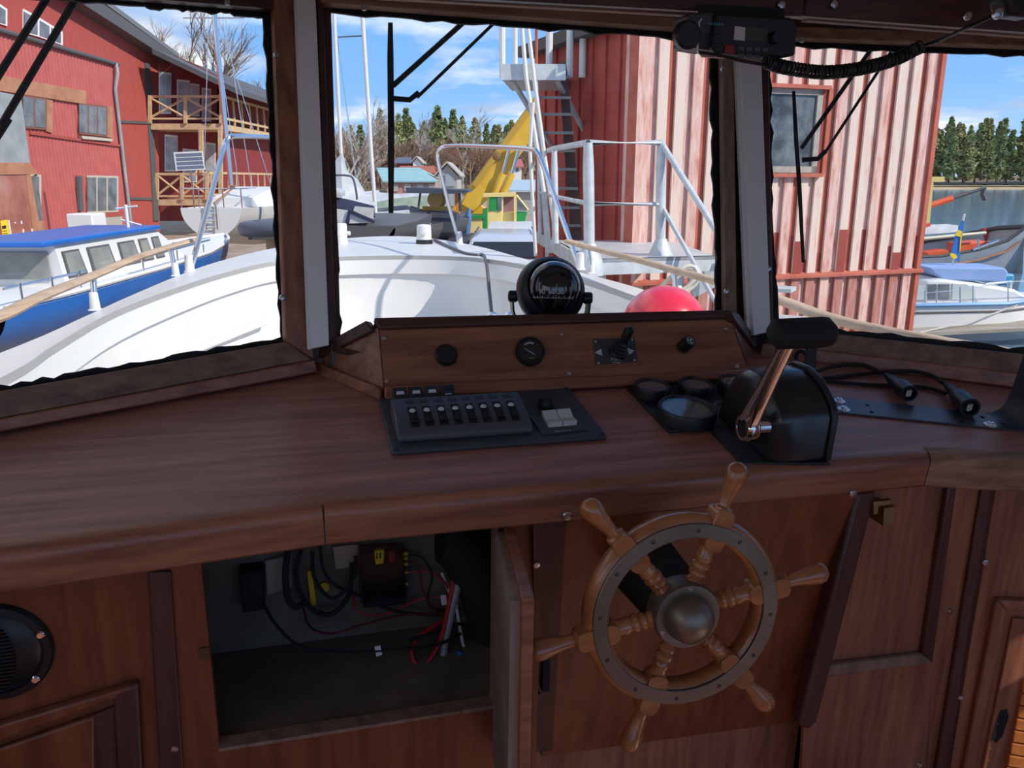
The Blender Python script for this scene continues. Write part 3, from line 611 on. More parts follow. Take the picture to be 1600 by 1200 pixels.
for k in range(5): mk('hinge_screw', MB().lathe((X1 + .001, YC - .005, Z0 + .04 + k * .062), (0, -1, 0), [(.0028, 0), (.002, .001), (.0005, .001)], 8), brass2, hg)
# things inside the locker
fb = thing('fuse_box', 'clear-lidded black fuse box with yellow and red fuses inside the locker', 'fuse box', B(592, 940, YB), FB)
mk('body', pprism(FB, [(560, 852), (626, 848), (632, 930), (566, 938)], (0, YB, 0), (0, -1, 0), .03), blk, fb, bevel=.003)
mk('lid', pprism(FB, [(557, 850), (629, 846), (636, 932), (563, 941)], (0, YB, 0), (0, -1, 0), .006, .034), glassm('clear_lid', (.75, .78, .8), .012, .1), fb, bevel=.002)
ylw = pm('yellow_fuse', (.65, .42, .02), rough=.5); redp = pm('red_plastic', (.40, .02, .02), rough=.5)
fz = mk('fuse', pprism(FB, [(584, 857), (600, 855), (599, 877), (586, 879)], (0, YB, 0), (0, -1, 0), .010, .031), ylw, fb, bevel=.002)
for q in ((589, 868), (594, 867)): mk('fuse_blade', pprism(FB, [(q[0] - 1, q[1] - 4), (q[0] + 1, q[1] - 4), (q[0] + 1, q[1] + 5), (q[0] - 1, q[1] + 5)], (0, YB, 0), (0, -1, 0), .001, .041), blkm, fz)
mk('fuse', pprism(FB, [(607, 860), (616, 859), (616, 874), (608, 875)], (0, YB, 0), (0, -1, 0), .008, .031), redp, fb)
for k, y_ in enumerate((866, 873, 882, 895, 913)): mk('crimp_terminal', MB().cyl(B(626, y_, YB - .02), B(637, y_ - 1, YB - .02), .0035, None, 8), ylw, fb)
CABR = pm('red_cable', (.42, .015, .02), rough=.45); CABG = pm('grey_hose', (.28, .30, .33), rough=.5)
def lcable(px, r, mt, label, cat='cable', group='wiring in the locker'):
    return tag(mk('locker_cable' if cat == 'cable' else 'grey_conduit', MB().tube(spline([B(x_, y_, YB - d_) for x_, y_, d_ in px], 6), r, 7), mt, fr=FB), label, cat, group)
lcable([(722, 800, .05), (724, 870, .06), (712, 930, .08), (696, 1000, .09), (693, 1035, .10), (702, 1043, .12)], .0065, CABG, 'thick grey conduit hanging in the locker beside the red cable', 'conduit')
lcable([(722, 862, .05), (710, 900, .07), (700, 950, .085), (688, 1000, .095), (668, 1035, .11), (652, 1038, .11), (643, 1020, .10), (655, 995, .08), (690, 970, .06)], .004, CABR, 'thick red battery cable curling down in front of the grey conduit')
lcable([(408, 935, .03), (430, 975, .08), (470, 1010, .11), (530, 1019, .12), (600, 1016, .12), (680, 1008, .11), (720, 990, .08)], .0028, blkm, 'long black cable drooping across the locker floor')
lcable([(470, 860, .02), (462, 900, .03), (480, 945, .035), (515, 960, .035), (545, 930, .03), (550, 880, .02)], .0045, blkm, 'thick black cable coiled beside the fuse box')
lcable([(474, 950, .02), (485, 980, .05), (520, 990, .07), (570, 975, .06), (640, 960, .05), (720, 962, .04)], .0022, pm('dark_red_cable', (.10, .012, .015), rough=.5), 'thin dark red and black cable sagging below the fuse box')
lcable([(637, 895, .02), (665, 893, .025), (690, 905, .03), (700, 930, .03), (660, 935, .02), (600, 960, .03), (560, 955, .03), (552, 930, .01)], .002, CABR, 'thin red wire looping out from the fuse box terminals')
lcable([(637, 866, .02), (660, 872, .025), (675, 900, .03), (668, 940, .03), (690, 955, .03), (720, 950, .03)], .002, blkm, 'thin black wire leaving the upper fuse terminals')
lcable([(690, 895, .02), (700, 920, .03), (712, 945, .04), (720, 990, .06), (727, 1020, .09)], .003, wht, 'white wire running down behind the grey conduit')
lcable([(735, 955, .02), (755, 955, .02), (772, 960, .03)], .002, pm('pink_wire', (.6, .2, .25), rough=.5), 'short pink wire at the hinge side of the locker')
tag(mk('yellow_clamp', pprism(FB, [(480, 885), (487, 883), (494, 935), (486, 940)], (0, YB, 0), (0, -1, 0), .02), ylw, fr=FB), 'narrow yellow plastic clamp on the locker back board', 'clamp')
tag(mk('ring_terminal', MB().lathe(B(507, 914, YB), (0, -1, 0), [(.004, 0), (.004, .005), (.009, .005), (.009, .009), (.004, .009)], 14), ylw, fr=FB), 'small yellow ring terminal screwed to the locker back board', 'terminal')
for px, lb in (([(585, 1010), (594, 1008), (597, 1022), (588, 1025)], 'white paper cable tag on the drooping black cable'), ([(688, 930), (697, 929), (698, 944), (690, 945)], 'white paper cable tag beside the grey conduit')):
    tag(mk('cable_tag', pprism(FB, px, (0, YB - .12 if px[0][0] < 600 else YB - .04, 0), (0, -1, 0), .002), wht, fr=FB), lb, 'tag')
tag(mk('blue_connector', MB().box(B(721, 1022, YB - .10), (.018, .010, .008), ry(35)), pm('blue_plastic', (.03, .12, .35), rough=.4), fr=FB, bevel=.002), 'small blue wire connector near the foot of the grey conduit', 'connector')
tag(mk('duct_hose', MB().tube([B(690 + i_ * 7, 836 + (i_ * i_) * .9, YB - .055) for i_ in range(14)], [.048 + .002 * (i_ % 2) for i_ in range(14)], 16), blkm, fr=FB), 'wide black ribbed hose in the upper corner of the locker', 'hose')
tag(mk('relay_block', pprism(FB, [(375, 880), (412, 876), (415, 935), (382, 940)], (0, YB, 0), (0, -1, 0), .04), blkm, fr=FB, bevel=.004), 'black relay block in the dark corner of the locker', 'relay')
mk('bulkhead_patch', pprism(FB, [(415, 872), (455, 862), (457, 912), (418, 924)], (0, YB, 0), (0, -1, 0), .012), pm('beige_board', (.34, .28, .21), rough=.9), cb)
mk('bulkhead_patch', pprism(FB, [(520, 850), (560, 846), (560, 880), (524, 884)], (0, YB, 0), (0, -1, 0), .012), bpy.data.materials['beige_board'], cb)
lcable([(450, 858, .03), (446, 900, .04), (450, 935, .05), (462, 948, .05), (478, 940, .04)], .006, blkm, 'thick black cable bundle hanging beside the beige patch')
lcable([(500, 850, .03), (505, 890, .04), (525, 915, .04), (560, 930, .03), (620, 955, .03), (700, 962, .03)], .003, blkm, 'black cable sloping from the yellow clamp under the fuse box')
lcable([(488, 862, .03), (492, 905, .05), (520, 935, .05), (552, 905, .05), (556, 868, .03)], .0035, blkm, 'black cable loop behind the thick coil')
lcable([(637, 880, .02), (652, 884, .03), (664, 930, .04), (690, 962, .04), (715, 955, .03)], .002, bpy.data.materials['dark_red_cable'], 'thin dark red wire from the middle fuse terminals')
lcable([(700, 890, .03), (720, 915, .05), (745, 935, .05), (770, 930, .04)], .003, wht, 'white wire crossing behind the red cable towards the hinge')
lcable([(640, 1000, .09), (675, 990, .08), (720, 975, .06), (760, 1000, .05)], .003, blkm, 'black cable crossing behind the red loop')
# loudspeaker
spc = bz(-8, 1018); n_ = V((0, -1, 0))
ls = thing('loudspeaker', 'round black flush loudspeaker in the cupboard front under the dash', 'speaker', spc, FB)
rs = (bz(84, 1000) - spc).length
mk('rim', MB().lathe(spc, n_, [(rs, 0), (rs, .004), (rs * .96, .008), (rs * .84, .009), (rs * .80, .005)], 48), blk, ls)
mk('grille_dish', MB().lathe(spc, n_, [(rs * .82, .003), (rs * .74, .008), (rs * .4, .014), (.001, .016)], 40), blk, ls)
for k in range(-9, 10): 
    hw_ = math.sqrt(max(.72 ** 2 - (k * .075) ** 2, .01)) * rs
    mk('grille_slat', MB().box(spc + V((0, -.0165, k * .075 * rs)), (hw_ * 1.1, .004, .0022)), blk, ls)
for a in (-45, 20): mk('rim_screw', MB().lathe(spc + V((math.cos(R(a)) * rs * .88, -.009, math.sin(R(a)) * rs * .88)), n_, [(.006, 0), (.004, .002), (.001, .002)], 10), chrome, ls)
# steering panel
SP0, SPN = V((0, 1.052, -.5)), V((0, -1, -.16)).normalized()
stp = thing('steering_panel', 'orange-brown sloping plywood panel behind the ship\'s wheel', 'panel', hit(FB, 1040, 1140, SP0, SPN), FB)
mk('board', pprism(FB, [(838, 800), (1330, 760), (1237, 1117), (843, 1171)], SP0, SPN, .016, -.016), w_or, stp, smooth=0)
mk('return_board', pprism(FB, [(832, 800), (884, 800), (862, 1170), (835, 1172)], SP0, SPN, .004), w_dk, stp)
mk('edge_bar', pprism(FB, [(1322, 760), (1352, 758), (1262, 1112), (1250, 1124), (1234, 1120), (1238, 1100)], (0, 1.085, 0), (0, -1, 0), .03), w_dk, stp, bevel=.006)
screw(hit(FB, 838, 882, SP0 + SPN * .004, SPN), SPN, stp, .006)
# cupboard right of the wheel
YR = 1.10
rc = thing('side_cupboard', 'mahogany cupboard front with recessed door panel right of the wheel', 'cupboard', (.9, YR, -1.5), FB)
mk('front_board', merge(MB().box((.625, YR + .054, -1.0), (.54, .018, 1.0)), MB().box((1.02, YR + .009, -1.0), (.27, .018, 1.0))), w_z, rc, smooth=0)
def rpoly(px, t, off=0): return pprism(FB, px, (0, YR, 0), (0, -1, 0), t, off)
mk('lower_moulding', rpoly([(1268, 1036), (1434, 1016), (1450, 1030), (1264, 1054)], .014), w_pale, rc, bevel=.004)
mk('side_moulding', rpoly([(1474, 750), (1487, 750), (1450, 1030), (1434, 1016)], .014), w_dk, rc, bevel=.004)
mk('lower_board', rpoly([(1268, 1056), (1452, 1031), (1430, 1500), (1236, 1500), (1252, 1126)], .008), w_z, rc)
mk('stile', rpoly([(1488, 750), (1530, 750), (1462, 1200), (1440, 1500), (1425, 1500), (1452, 1030)], .008), w_z, rc)
for q in ((1484, 955), (1436, 1194), (1016, 1154)): screw(B(*q, YR - .008 if q[0] > 1100 else YR + .045), (0, -1, 0), rc, .006)
lt_ = thing('cupboard_latch', 'small brass latch at the top of the side cupboard door', 'latch', B(1365, 800, YR), FB)
mk('plate', rpoly([(1354, 778), (1372, 776), (1370, 803), (1353, 805)], .045), brass2, lt_); mk('bolt', rpoly([(1360, 781), (1388, 778), (1387, 785), (1368, 788), (1366, 800), (1360, 801)], .009, .044), brass2, lt_, bevel=.001)
# angled side locker with louvred door
AP = V((1.155, YR - .01, 0)); AN = V((-.45, -1, 0)).normalized()
al = thing('louvre_locker', 'angled mahogany locker front with louvred door and finger slot', 'cupboard', hit(FB, 1500, 1300, AP, AN), FB)
def apoly(px, t, off=0): return pprism(FB, px, AP, AN, t, off)
mk('front_board', apoly([(1548, 735), (1900, 735), (1900, 1500), (1432, 1500), (1472, 1200)], .014, -.014), w_z, al, smooth=0)
mk('post', apoly([(1530, 735), (1556, 735), (1480, 1200), (1434, 1500), (1410, 1500), (1456, 1200)], .02, -.02), w_dk, al, bevel=.003)
mk('frame_moulding', apoly([(1552, 931), (1900, 945), (1900, 962), (1568, 948)], .016), w_z, al, bevel=.004)
mk('frame_moulding', apoly([(1552, 931), (1568, 948), (1520, 1200), (1470, 1500), (1450, 1500), (1500, 1200)], .016), w_z, al, bevel=.004)
mk('door_panel', apoly([(1580, 963), (1900, 976), (1900, 1500), (1475, 1500), (1532, 1200)], .008), w_z, al, bevel=.002)
mk('finger_slot', apoly([(1557, 1125), (1563, 1110), (1574, 1108), (1576, 1120), (1566, 1150), (1556, 1160), (1549, 1156)], .0012, .008), blkm, al)
lou = wood('louvre_orange', (.48, .14, .03), (.70, .26, .07), 0, .4)
for k in range(16):
    y_ = 1060 + k * 19; xs = 1596 - (y_ - 1060) * .20
    mk('louvre_slat', apoly([(xs, y_), (1900, y_ + 52), (1900, y_ + 69), (xs - 3, y_ + 17)], .012, .006), lou, al, bevel=.002)
for q in ((1539, 878), (1501, 1090)): screw(hit(FB, *q, AP + AN * .001, AN), AN, al, .006)
# ---------------- radio ----------------
YRD = 1.27
rd = thing('marine_radio', 'black marine radio with red button hanging under the overhead beam', 'radio', B(1150, 96, YRD), FB)
def rp(px, t, off=0): return pprism(FB, px, (0, YRD, 0), (0, -1, 0), t, off)
mk('body', rp([(1096, 28), (1214, 36), (1219, 44), (1217, 92), (1196, 96), (1096, 88), (1090, 82)], .05, -.05), blk, rd, bevel=.004)
mk('trim_ring', MB().tube([B(*q, YRD - .001) for q in ((1096, 29), (1092, 34), (1090, 80), (1096, 88), (1190, 95))], .0016, 6), steel, rd)
mk('bracket', rp([(1050, 30), (1092, 28), (1088, 86), (1051, 80)], .06, -.07), slate, rd, bevel=.004)
mk('bracket_knob', MB().lathe(B(1070, 56, YRD - .010), (0, -1, 0), [(.022, 0), (.022, .012), (.018, .016), (.001, .016)], 18), blk, rd)
mk('hanger', rp([(1090, 10), (1215, 16), (1216, 38), (1092, 30)], .02, -.045), blkm, rd)
mk('screen', rp([(1164, 42), (1200, 46), (1199, 66), (1163, 62)], .0015), pm('lcd', (.055, .06, .055), rough=.2), rd, smooth=0)
mk('sticker', rp([(1148, 41), (1164, 43), (1163, 64), (1146, 62)], .0014), gray, rd, smooth=0)
mk('red_button', rp([(1132, 70), (1146, 71), (1147, 84), (1131, 83)], .003), pm('red_button', (.30, .015, .025), rough=.5), rd, bevel=.001)
for i_ in range(8):
    x_, y_ = 1153 + (i_ % 4) * 12.5, 72 + (i_ % 4) * .8 + (i_ // 4) * 11
    mk('key', rp([(x_, y_), (x_ + 9, y_ + .6), (x_ + 9, y_ + 7), (x_, y_ + 6.4)], .002), slate2, rd, bevel=.0005)
mk('logo_strokes', merge(*[rp([(1107 + i_ * 4, 35 + i_ * .25), (1109.4 + i_ * 4, 35.2 + i_ * .25), (1109.4 + i_ * 4, 39 + i_ * .25), (1107 + i_ * 4, 38.8 + i_ * .25)], .0006) for i_ in range(6)]), pm('logo_blue', (.05, .22, .32), rough=.5), rd, smooth=0)
mk('speaker_slots', merge(*[rp([(1102, 52 + i_ * 5), (1128, 53 + i_ * 5), (1128, 54.5 + i_ * 5), (1102, 53.5 + i_ * 5)], .0006) for i_ in range(5)]), blkm, rd, smooth=0)
mk('fist_knob', MB().lathe(B(1208, 60, YRD), (0, -1, 0), [(.010, 0), (.0095, .012), (.008, .014), (.001, .014)], 16), blk, rd)
cl = thing('coiled_lead', 'black coiled microphone lead sagging from the radio to the overhead beam', 'cable', B(1330, 118, YRD), FB)
ctl = spline([B(1196, 96, YRD - .01), B(1230, 106, YRD), B(1290, 113, YRD), B(1350, 106, YRD), B(1400, 92, YRD), B(1438, 73, YRD)], 220)
hp = []; acc = 0
for i_ in range(len(ctl) - 1):
    t_ = (ctl[i_ + 1] - ctl[i_]); acc += t_.length; u_ = t_.normalized().cross(V((0, 1, 0))).normalized(); a_ = acc / .0068 * 2 * math.pi
    hp.append(ctl[i_] + u_ * math.cos(a_) * .0095 + V((0, 1, 0)) * math.sin(a_) * .0095)
mk('coil', MB().tube(hp, .0026, 5), blk, cl)
mk('straight_run', MB().tube(spline([ctl[-1], B(1470, 62, YRD - .03), B(1510, 44, 1.17), B(1548, 26, 1.13)]), .003, 6), blk, cl)
mk('strain_relief', MB().tube(spline([B(1092, 82, YRD - .015), B(1120, 86, YRD - .02), B(1160, 95, YRD - .02), B(1200, 102, YRD - .01)]), .003, 6), blk, cl)
mc = thing('handheld_microphone', 'black handheld microphone clipped to the beam end of the coiled lead', 'microphone', B(1575, 35, 1.13), FB)
mk('body', pprism(FB, [(1540, 2), (1556, -30), (1640, -40), (1640, 12), (1580, 34), (1548, 30)], (0, 1.13, 0), (0, -1, 0), .04, -.02), blk, mc, bevel=.008)
mk('clip', MB().lathe(B(1556, 22, 1.088), (0, -1, 0), [(.008, 0), (.008, .006), (.004, .008)], 12), steel, mc)
# ---------------- wipers ----------------
def wiper(P0, N0, blade, arms, link, label, wb=3.2):
    N0 = V(N0); o = thing('windscreen_wiper', label, 'wiper', hit(FB, *blade[-1], P0 - N0 * .045, N0), FB, 'windscreen wipers outside the glass')
    h_ = lambda q, off=-.05: hit(FB, *q, P0 + N0 * off, N0)
    if len(blade) > 1 and blade[0] != blade[-1]:
        bl = []
        for i_ in range(len(blade)):
            x_, y_ = blade[i_]; w_ = wb * (.75 if i_ in (0, len(blade) - 1) else 1)
            bl.append([h_((x_ - w_, y_), -.036), h_((x_ + w_, y_), -.036), h_((x_ + w_, y_), -.024), h_((x_ - w_, y_), -.024)])
        mk('blade', MB().loft(bl), blkm, o)
    for (a, b, r_) in arms: mk('arm', MB().tube([h_(a), h_(b)], r_, 8), blkm, o)
    if link: mk('link', MB().tube([h_(q) for q in link], .0055, 8), blkm, o)
    mk('pivot_box', MB().box(h_(arms[0][1]), (.05, .03, .05)), blkm, o)
    return o
wiper(PC, NC, [(610, 35), (610, 90), (611, 190), (611, 250), (611, 333)], [((614, 134), (880, -105), .0055), ((652, 152), (890, -78), .0035)], [(614, 154), (640, 156), (654, 145)], 'black wiper with upright blade outside the centre window', 5)
wiper(PR, NR, [(1240, 142), (1244, 220), (1249, 290), (1255, 410)], [((1252, 232), (1408, 10), .005), ((1288, 240), (1432, 20), .0035)], [(1253, 250), (1278, 248), (1290, 236)], 'black wiper with slanting blade outside the window in front of the red shed', 3.5)
wiper(PL, NL, [(-20, 240), (-60, 310), (-110, 400)], [((-10, 130), (115, -70), .006), ((2, 196), (170, -90), .006)], [(-20, 240), (-4, 214), (14, 186)], 'black wiper arms crossing the window that faces the red building', 4)
# ---------------- own foredeck ----------------
ZCAP = -.65
def sp2(P, k=6): return spline([V((p[0], p[1], 0)) for p in P], k)
OUT = [(3, 552), (130, 497), (200, 465), (290, 427), (350, 407), (430, 388), (530, 374), (600, 369.5), (660, 371.5), (745, 385), (830, 408), (900, 425), (1000, 452), (1120, 497)]
INN = [(0, 598), (85, 545), (181, 490), (283, 451), (360, 427), (433, 411), (530, 404), (640, 402), (740, 405), (830, 419), (913, 440), (1005, 472), (1090, 507)]
out = [G(*p, ZCAP) for p in OUT]; inn = [G(*p, ZCAP) for p in INN]
def ext(P, tgt):          # run the sides aft along the wheelhouse
    a = P[0] + (P[0] - P[1]).normalized() * 0; return P
AFT_L, AFT_R = V((-1.72, 1.2, ZCAP)), V((1.42, 1.9, ZCAP))
out = [V((-1.95, -1.2, ZCAP)), V((-1.86, 1.0, ZCAP))] + out + [V((1.62, 2.2, ZCAP)), V((2.3, 1.2, ZCAP)), V((2.5, -.4, ZCAP))]
inn = [V((-1.60, 1.3, ZCAP))] + inn + [V((1.25, 2.3, ZCAP))]
out = spline(out, 6); inn = spline(inn, 6)
def resample(P, n):
    d = [0]
    for i in range(len(P) - 1): d.append(d[-1] + (P[i + 1] - P[i]).length)
    o = []; j = 0
    for k in range(n):
        t = d[-1] * k / (n - 1)
        while j < len(P) - 2 and d[j + 1] < t: j += 1
        o.append(P[j].lerp(P[j + 1], (t - d[j]) / max(d[j + 1] - d[j], 1e-9)))
    return o
NR_ = 90; io = resample(inn, NR_)
oo = [min(out, key=lambda q: 0)] * NR_
of = [i for i, p in enumerate(out) if p.y > 1.15]; oo = resample(out[of[0]:of[-1] + 1], NR_)
cen = V((-.6, 4.6, 0))
def inset(P, d, z):      # move towards the outside (+) of the well
    r = []
    for i, p in enumerate(P):
        t = (P[min(i + 1, len(P) - 1)] - P[max(i - 1, 0)]); n = V((-t.y, t.x, 0)).normalized()
        r.append(V((p.x + n.x * d, p.y + n.y * d, z)))
    return r
fd = thing('foredeck', 'white painted foredeck with wide bulwark cap seen through the windscreen', 'boat deck', V((-.5, 4.5, -3.4)), FW)
cap_in = [V((p.x, p.y, ZCAP + .015)) for p in io]
mk('bulwark_cap', MB().loft([oo, [V((p.x, p.y, ZCAP + .004)) for p in oo], cap_in, [V((p.x, p.y, ZCAP - .02)) for p in io]], cap=False, closed_v=False), gel, fd, smooth=40)
b1 = inset(io, 0, ZCAP - .14); b2 = inset(io, .035, ZCAP - .145); b3 = inset(io, .02, ZCAP - .55); b4 = inset(io, -.12, ZCAP - .72)
mk('coaming_band', MB().loft([cap_in, [V((p.x, p.y, ZCAP - .005)) for p in io], b1, b2], cap=False, closed_v=False), gel2, fd, smooth=40)
mk('well_side', MB().loft([b2, b3, b4], cap=False, closed_v=False), gel, fd, smooth=60)
mk('well_floor', MB().quad(*[p for p in b4]), gel, fd, smooth=0)
ob = resample(out, 120)
hul = [ob, [V((p.x + (cen.x - p.x) * .02, p.y + (cen.y - p.y) * .01, -.95)) for p in ob], [V((p.x + (cen.x - p.x) * .14, p.y + (cen.y - p.y) * .10, -3.6)) for p in ob]]
mk('hull_side', MB().loft(hul, cap=False, closed_v=False), pm('hull_paint', (.72, .72, .72), rough=.4), fd, smooth=60)
mk('rubbing_strake', MB().tube([V((p.x, p.y, ZCAP - .02)) for p in ob], .022, 8), pm('strake', (.32, .27, .27), rough=.6), fd)
mk('side_step', MB().prism([G(290, 545, -1.1), G(405, 500, -1.1), G(418, 508, -1.1), G(300, 556, -1.1)], (0, 0, .05)), gel, fd, bevel=.01)
# wooden hand rails on short stanchions
def handrail(pts, posts, label, zr=.30):
    h = thing('hand_rail', label, 'railing', G(*posts[0], ZCAP), FW, 'wooden hand rails on the foredeck')
    P = spline([V(p) for p in pts], 8)
    mk('rail', MB().loft([[p + V((a * .035, 0, b * .016)) for a, b in ((-1, 0), (-.7, .8), (0, 1), (.7, .8), (1, 0), (.7, -.8), (0, -1), (-.7, -.8))] for p in P]), w_rail, h, smooth=60)
    for q in posts:
        b = G(*q, ZCAP); t = min(P, key=lambda p: (p.xy - b.xy).length)
        s_ = mk('stanchion', MB().cyl(b, V((t.x, t.y, t.z - .01)), .016), stain, h)
        mk('stanchion_socket', MB().lathe(b, (0, 0, 1), [(.036, 0), (.026, .008), (.021, .085), (.018, .09)], 14), gel2, s_)
    return h
def over(px, py, basepx): 
    b = G(*basepx, ZCAP); return W(px, py, b.y)
handrail([V((-1.62, 1.6, -.42)), over(-30, 505, (-20, 585)), over(60, 465, (60, 540)), over(145, 431, (148, 482)), over(215, 402, (215, 455)), over(272, 384, (275, 428)), over(308, 374, (300, 420))], [(149, 484), (275, 431), (-60, 600)], 'bleached wooden hand rail curving along the foredeck beside the blue boat')
handrail([over(888, 377, (905, 423)), over(925, 388, (925, 428)), over(1000, 407, (1000, 455)), over(1060, 424, (1062, 476)), over(1120, 440, (1120, 497)), over(1215, 468, (1195, 535)), over(1395, 520, (1330, 600)), V((1.75, .6, -.36))], [(924, 426), (1058, 472), (1170, 520)], 'bleached wooden hand rail sloping along the foredeck beside the red shed')
# stainless bow arches
def arch(feet, shape, label):
    a = thing('bow_rail', label, 'railing', G(*feet[0], ZCAP), FW, 'stainless bow rails')
    y0, y1 = G(*feet[0], ZCAP).y, G(*feet[1], ZCAP).y; n = len(shape) - 1
    P = [W(x, y, y0 + (y1 - y0) * f) for x, y, f in shape]
    mk('tube', MB().tube(spline(P, 6), .019, 10), stain, a)
    for p in (P[0], P[-1]): mk('socket', MB().lathe(V((p.x, p.y, ZCAP)), (0, 0, 1), [(.045, 0), (.034, .015), (.028, .12), (.022, .125)], 14), gel2, a)
    return a
arch(((297, 425), (490, 381)), [(297, 425, 0), (325, 322, .03), (349, 232, .06), (355, 219, .09), (367, 213, .14), (430, 215, .5), (470, 217, .85), (484, 224, .95), (489, 245, .98), (492, 381, 1)], 'stainless bow rail on the port bow, in front of the white sailing boat')
arch(((906, 421), (718, 381)), [(906, 421, 0), (880, 345, .05), (850, 262, .1), (840, 240, .13), (826, 233, .2), (760, 229, .6), (702, 228, .9), (688, 233, .94), (684, 246, .96), (696, 300, .98), (718, 381, 1)], 'stainless bow rail on the starboard bow, in front of the yellow crane')
# deck fittings
bo = G(534, 382, ZCAP); b_ = thing('mooring_bollard', 'white cross-pin mooring bollard on the bow beside the window post', 'bollard', bo)
k_ = bo.y / 1250
mk('post', MB().lathe(bo, (0, 0, 1), [(10 * k_, 0), (9 * k_, .02), (9 * k_, 30 * k_), (8 * k_, 32 * k_), (.001, 33 * k_)], 20), gel2, b_)
mk('cross_pin', MB().cyl(bo + V((-14 * k_, 0, 17 * k_)), bo + V((14 * k_, 0, 17 * k_)), 3.2 * k_), gel2, b_); 
mk('cross_pin', MB().cyl(bo + V((-2 * k_, -13 * k_, 17 * k_)), bo + V((-2 * k_, 10 * k_, 17 * k_)), 3.4 * k_), gel2, b_)
bo = G(663, 382, ZCAP); k_ = bo.y / 1250; b_ = thing('deck_lamp', 'white lamp with black foot standing on the bow deck', 'lamp', bo)
mk('foot', MB().lathe(bo, (0, 0, 1), [(13 * k_, 0), (12.5 * k_, 7 * k_), (11 * k_, 8 * k_)], 20), blk, b_); mk('body', MB().lathe(bo, (0, 0, 1), [(11.5 * k_, 7 * k_), (11 * k_, 28 * k_), (9.5 * k_, 30 * k_), (.001, 31 * k_)], 20), gel2, b_)
mk('bolt', MB().cyl(bo + V((2 * k_, -13 * k_, 17 * k_)), bo + V((2 * k_, -9 * k_, 17 * k_)), 2.6 * k_), gel2, b_)
p = [G(678, 377, ZCAP), G(700, 388, ZCAP), G(725, 399, ZCAP), G(745, 402.5, ZCAP), G(753, 401.5, ZCAP)]
tag(mk('lamp_cable', MB().tube(spline([q + V((0, 0, .02)) for q in p] + [W(757, 402, 6.75), W(761, 418, 6.5), W(764, 450, 6.4), W(769, 500, 6.3), W(771, 530, 6.2)]), .015, 7), pm('cable_grey', (.10, .10, .11), rough=.5)), 'dark grey cable running from the deck lamp down into the well', 'cable')
for x_ in (770, 797):
    c_ = W(x_, 499, 4.6); tag(mk('deck_eye', MB().tube([c_ + V((math.cos(R(a)) * .035, 0, math.sin(R(a)) * .035)) for a in range(0, 360, 20)], .010, 8, closed=True).cyl(c_ + V((0, 0, -.03)), V((c_.x, c_.y, ZCAP - .72)), .02), stain, fr=FW), 'stainless ring in the deck well at the foot of the lamp cable' if x_ == 770 else 'stainless ring in the deck well right beside the compass', 'deck eye', 'stainless rings in the deck well')
# buoy and rope
bc = W(1037, 512, 3.3); br_ = 65 / 1250 * 3.4
bu = thing('red_buoy', 'large glossy red inflatable buoy lying in the deck well', 'buoy', V((bc.x, bc.y, bc.z - br_)), FW)
mk('ball', MB().ball(bc, br_, 40, 24), pm('buoy_red', (.80, .028, .05), rough=.22, coat=.6), bu, smooth=80)
mk('eye', MB().lathe(bc + V((.3, .5, -.75)).normalized() * br_ * .97, V((.3, .5, -.75)), [(.03, 0), (.025, .03), (.012, .045)], 12), blk, bu)
mk('deck_rest', MB().lathe(V((bc.x, bc.y, ZCAP - .72)), (0, 0, 1), [(br_ * .6, 0), (br_ * .5, bc.z - br_ * .9 - ZCAP + .72)], 16), gel, bu)
rc_ = [over(x_, y_, (1058, 472)) for x_, y_ in ((1030, 452), (1052, 430), (1072, 417), (1085, 418), (1088, 430), (1076, 446), (1060, 458), (1050, 470))]
tag(mk('mooring_rope', MB().tube(spline(rc_), .012, 7).tube(spline([q + V((.02, .03, -.02)) for q in rc_[1:6]] + [over(1040, 470, (1058, 472))]), .011, 7), pm('rope', (.62, .58, .48), (.75, .71, .6), 60, rough=.9)), 'pale mooring rope turned round the starboard hand rail', 'rope')
# ---------------- weathered red shed, steel landing and stair ----------------
ZG = -2.5
red = pm('red_paint', (.36, .060, .045), (.44, .085, .065), 3, rough=.8); redd = pm('red_trim', (.42, .10, .065), (.52, .15, .10), 5, rough=.8)
peel = pm('peeled_paint', (.74, .60, .51), (.52, .21, .165), 5.5, (3.2, 3.2, .5), .85, lo=.44, hi=.76, c3=(.74, .54, .46), detail=10)
peel2 = pm('peeled_paint_pink', (.74, .52, .45), (.50, .17, .135), 6, (3, 3, .6), .85, lo=.38, hi=.72, c3=(.66, .38, .32), detail=10)
peel3 = pm('weathered_low', (.48, .26, .22), (.40, .13, .10), 7, (3, 3, .7), .9, detail=10)
fresh = pm('fresh_red', (.27, .045, .035), (.33, .06, .045), 6, rough=.8)
C0 = W(985, 470, 8.6); fd_ = V((math.cos(R(19)), math.sin(R(19)), 0)); fn = V((fd_.y, -fd_.x, 0))
d1 = V((-.42, 1, 0)).normalized()
L2 = 3.86
sh = thing('harbour_shed', 'tall weathered red harbour shed with peeling board-on-board cladding', 'shed', V((C0.x, C0.y, ZG)), FW)
def f2(s, z, o=0): return V((C0.x, C0.y, 0)) + fd_ * s + fn * o + V((0, 0, z))
n1 = V((-d1.y, d1.x, 0)); n1 = -n1 if n1.x > 0 else n1
def f1(s, z, o=0): return V((C0.x, C0.y, 0)) + d1 * s + n1 * o + V((0, 0, z))
ZT = 1.75; ZE = 1.5; L1 = 2.44
mk('wall_core', MB().prism([f2(0, ZG), f2(L2, ZG), f2(L2, ZG) + d1 * L1, f1(L1, ZG)], (0, 0, ZE - ZG)), fresh, sh, smooth=0)
zb = hit(FW, 1300, 424, C0, fn).z
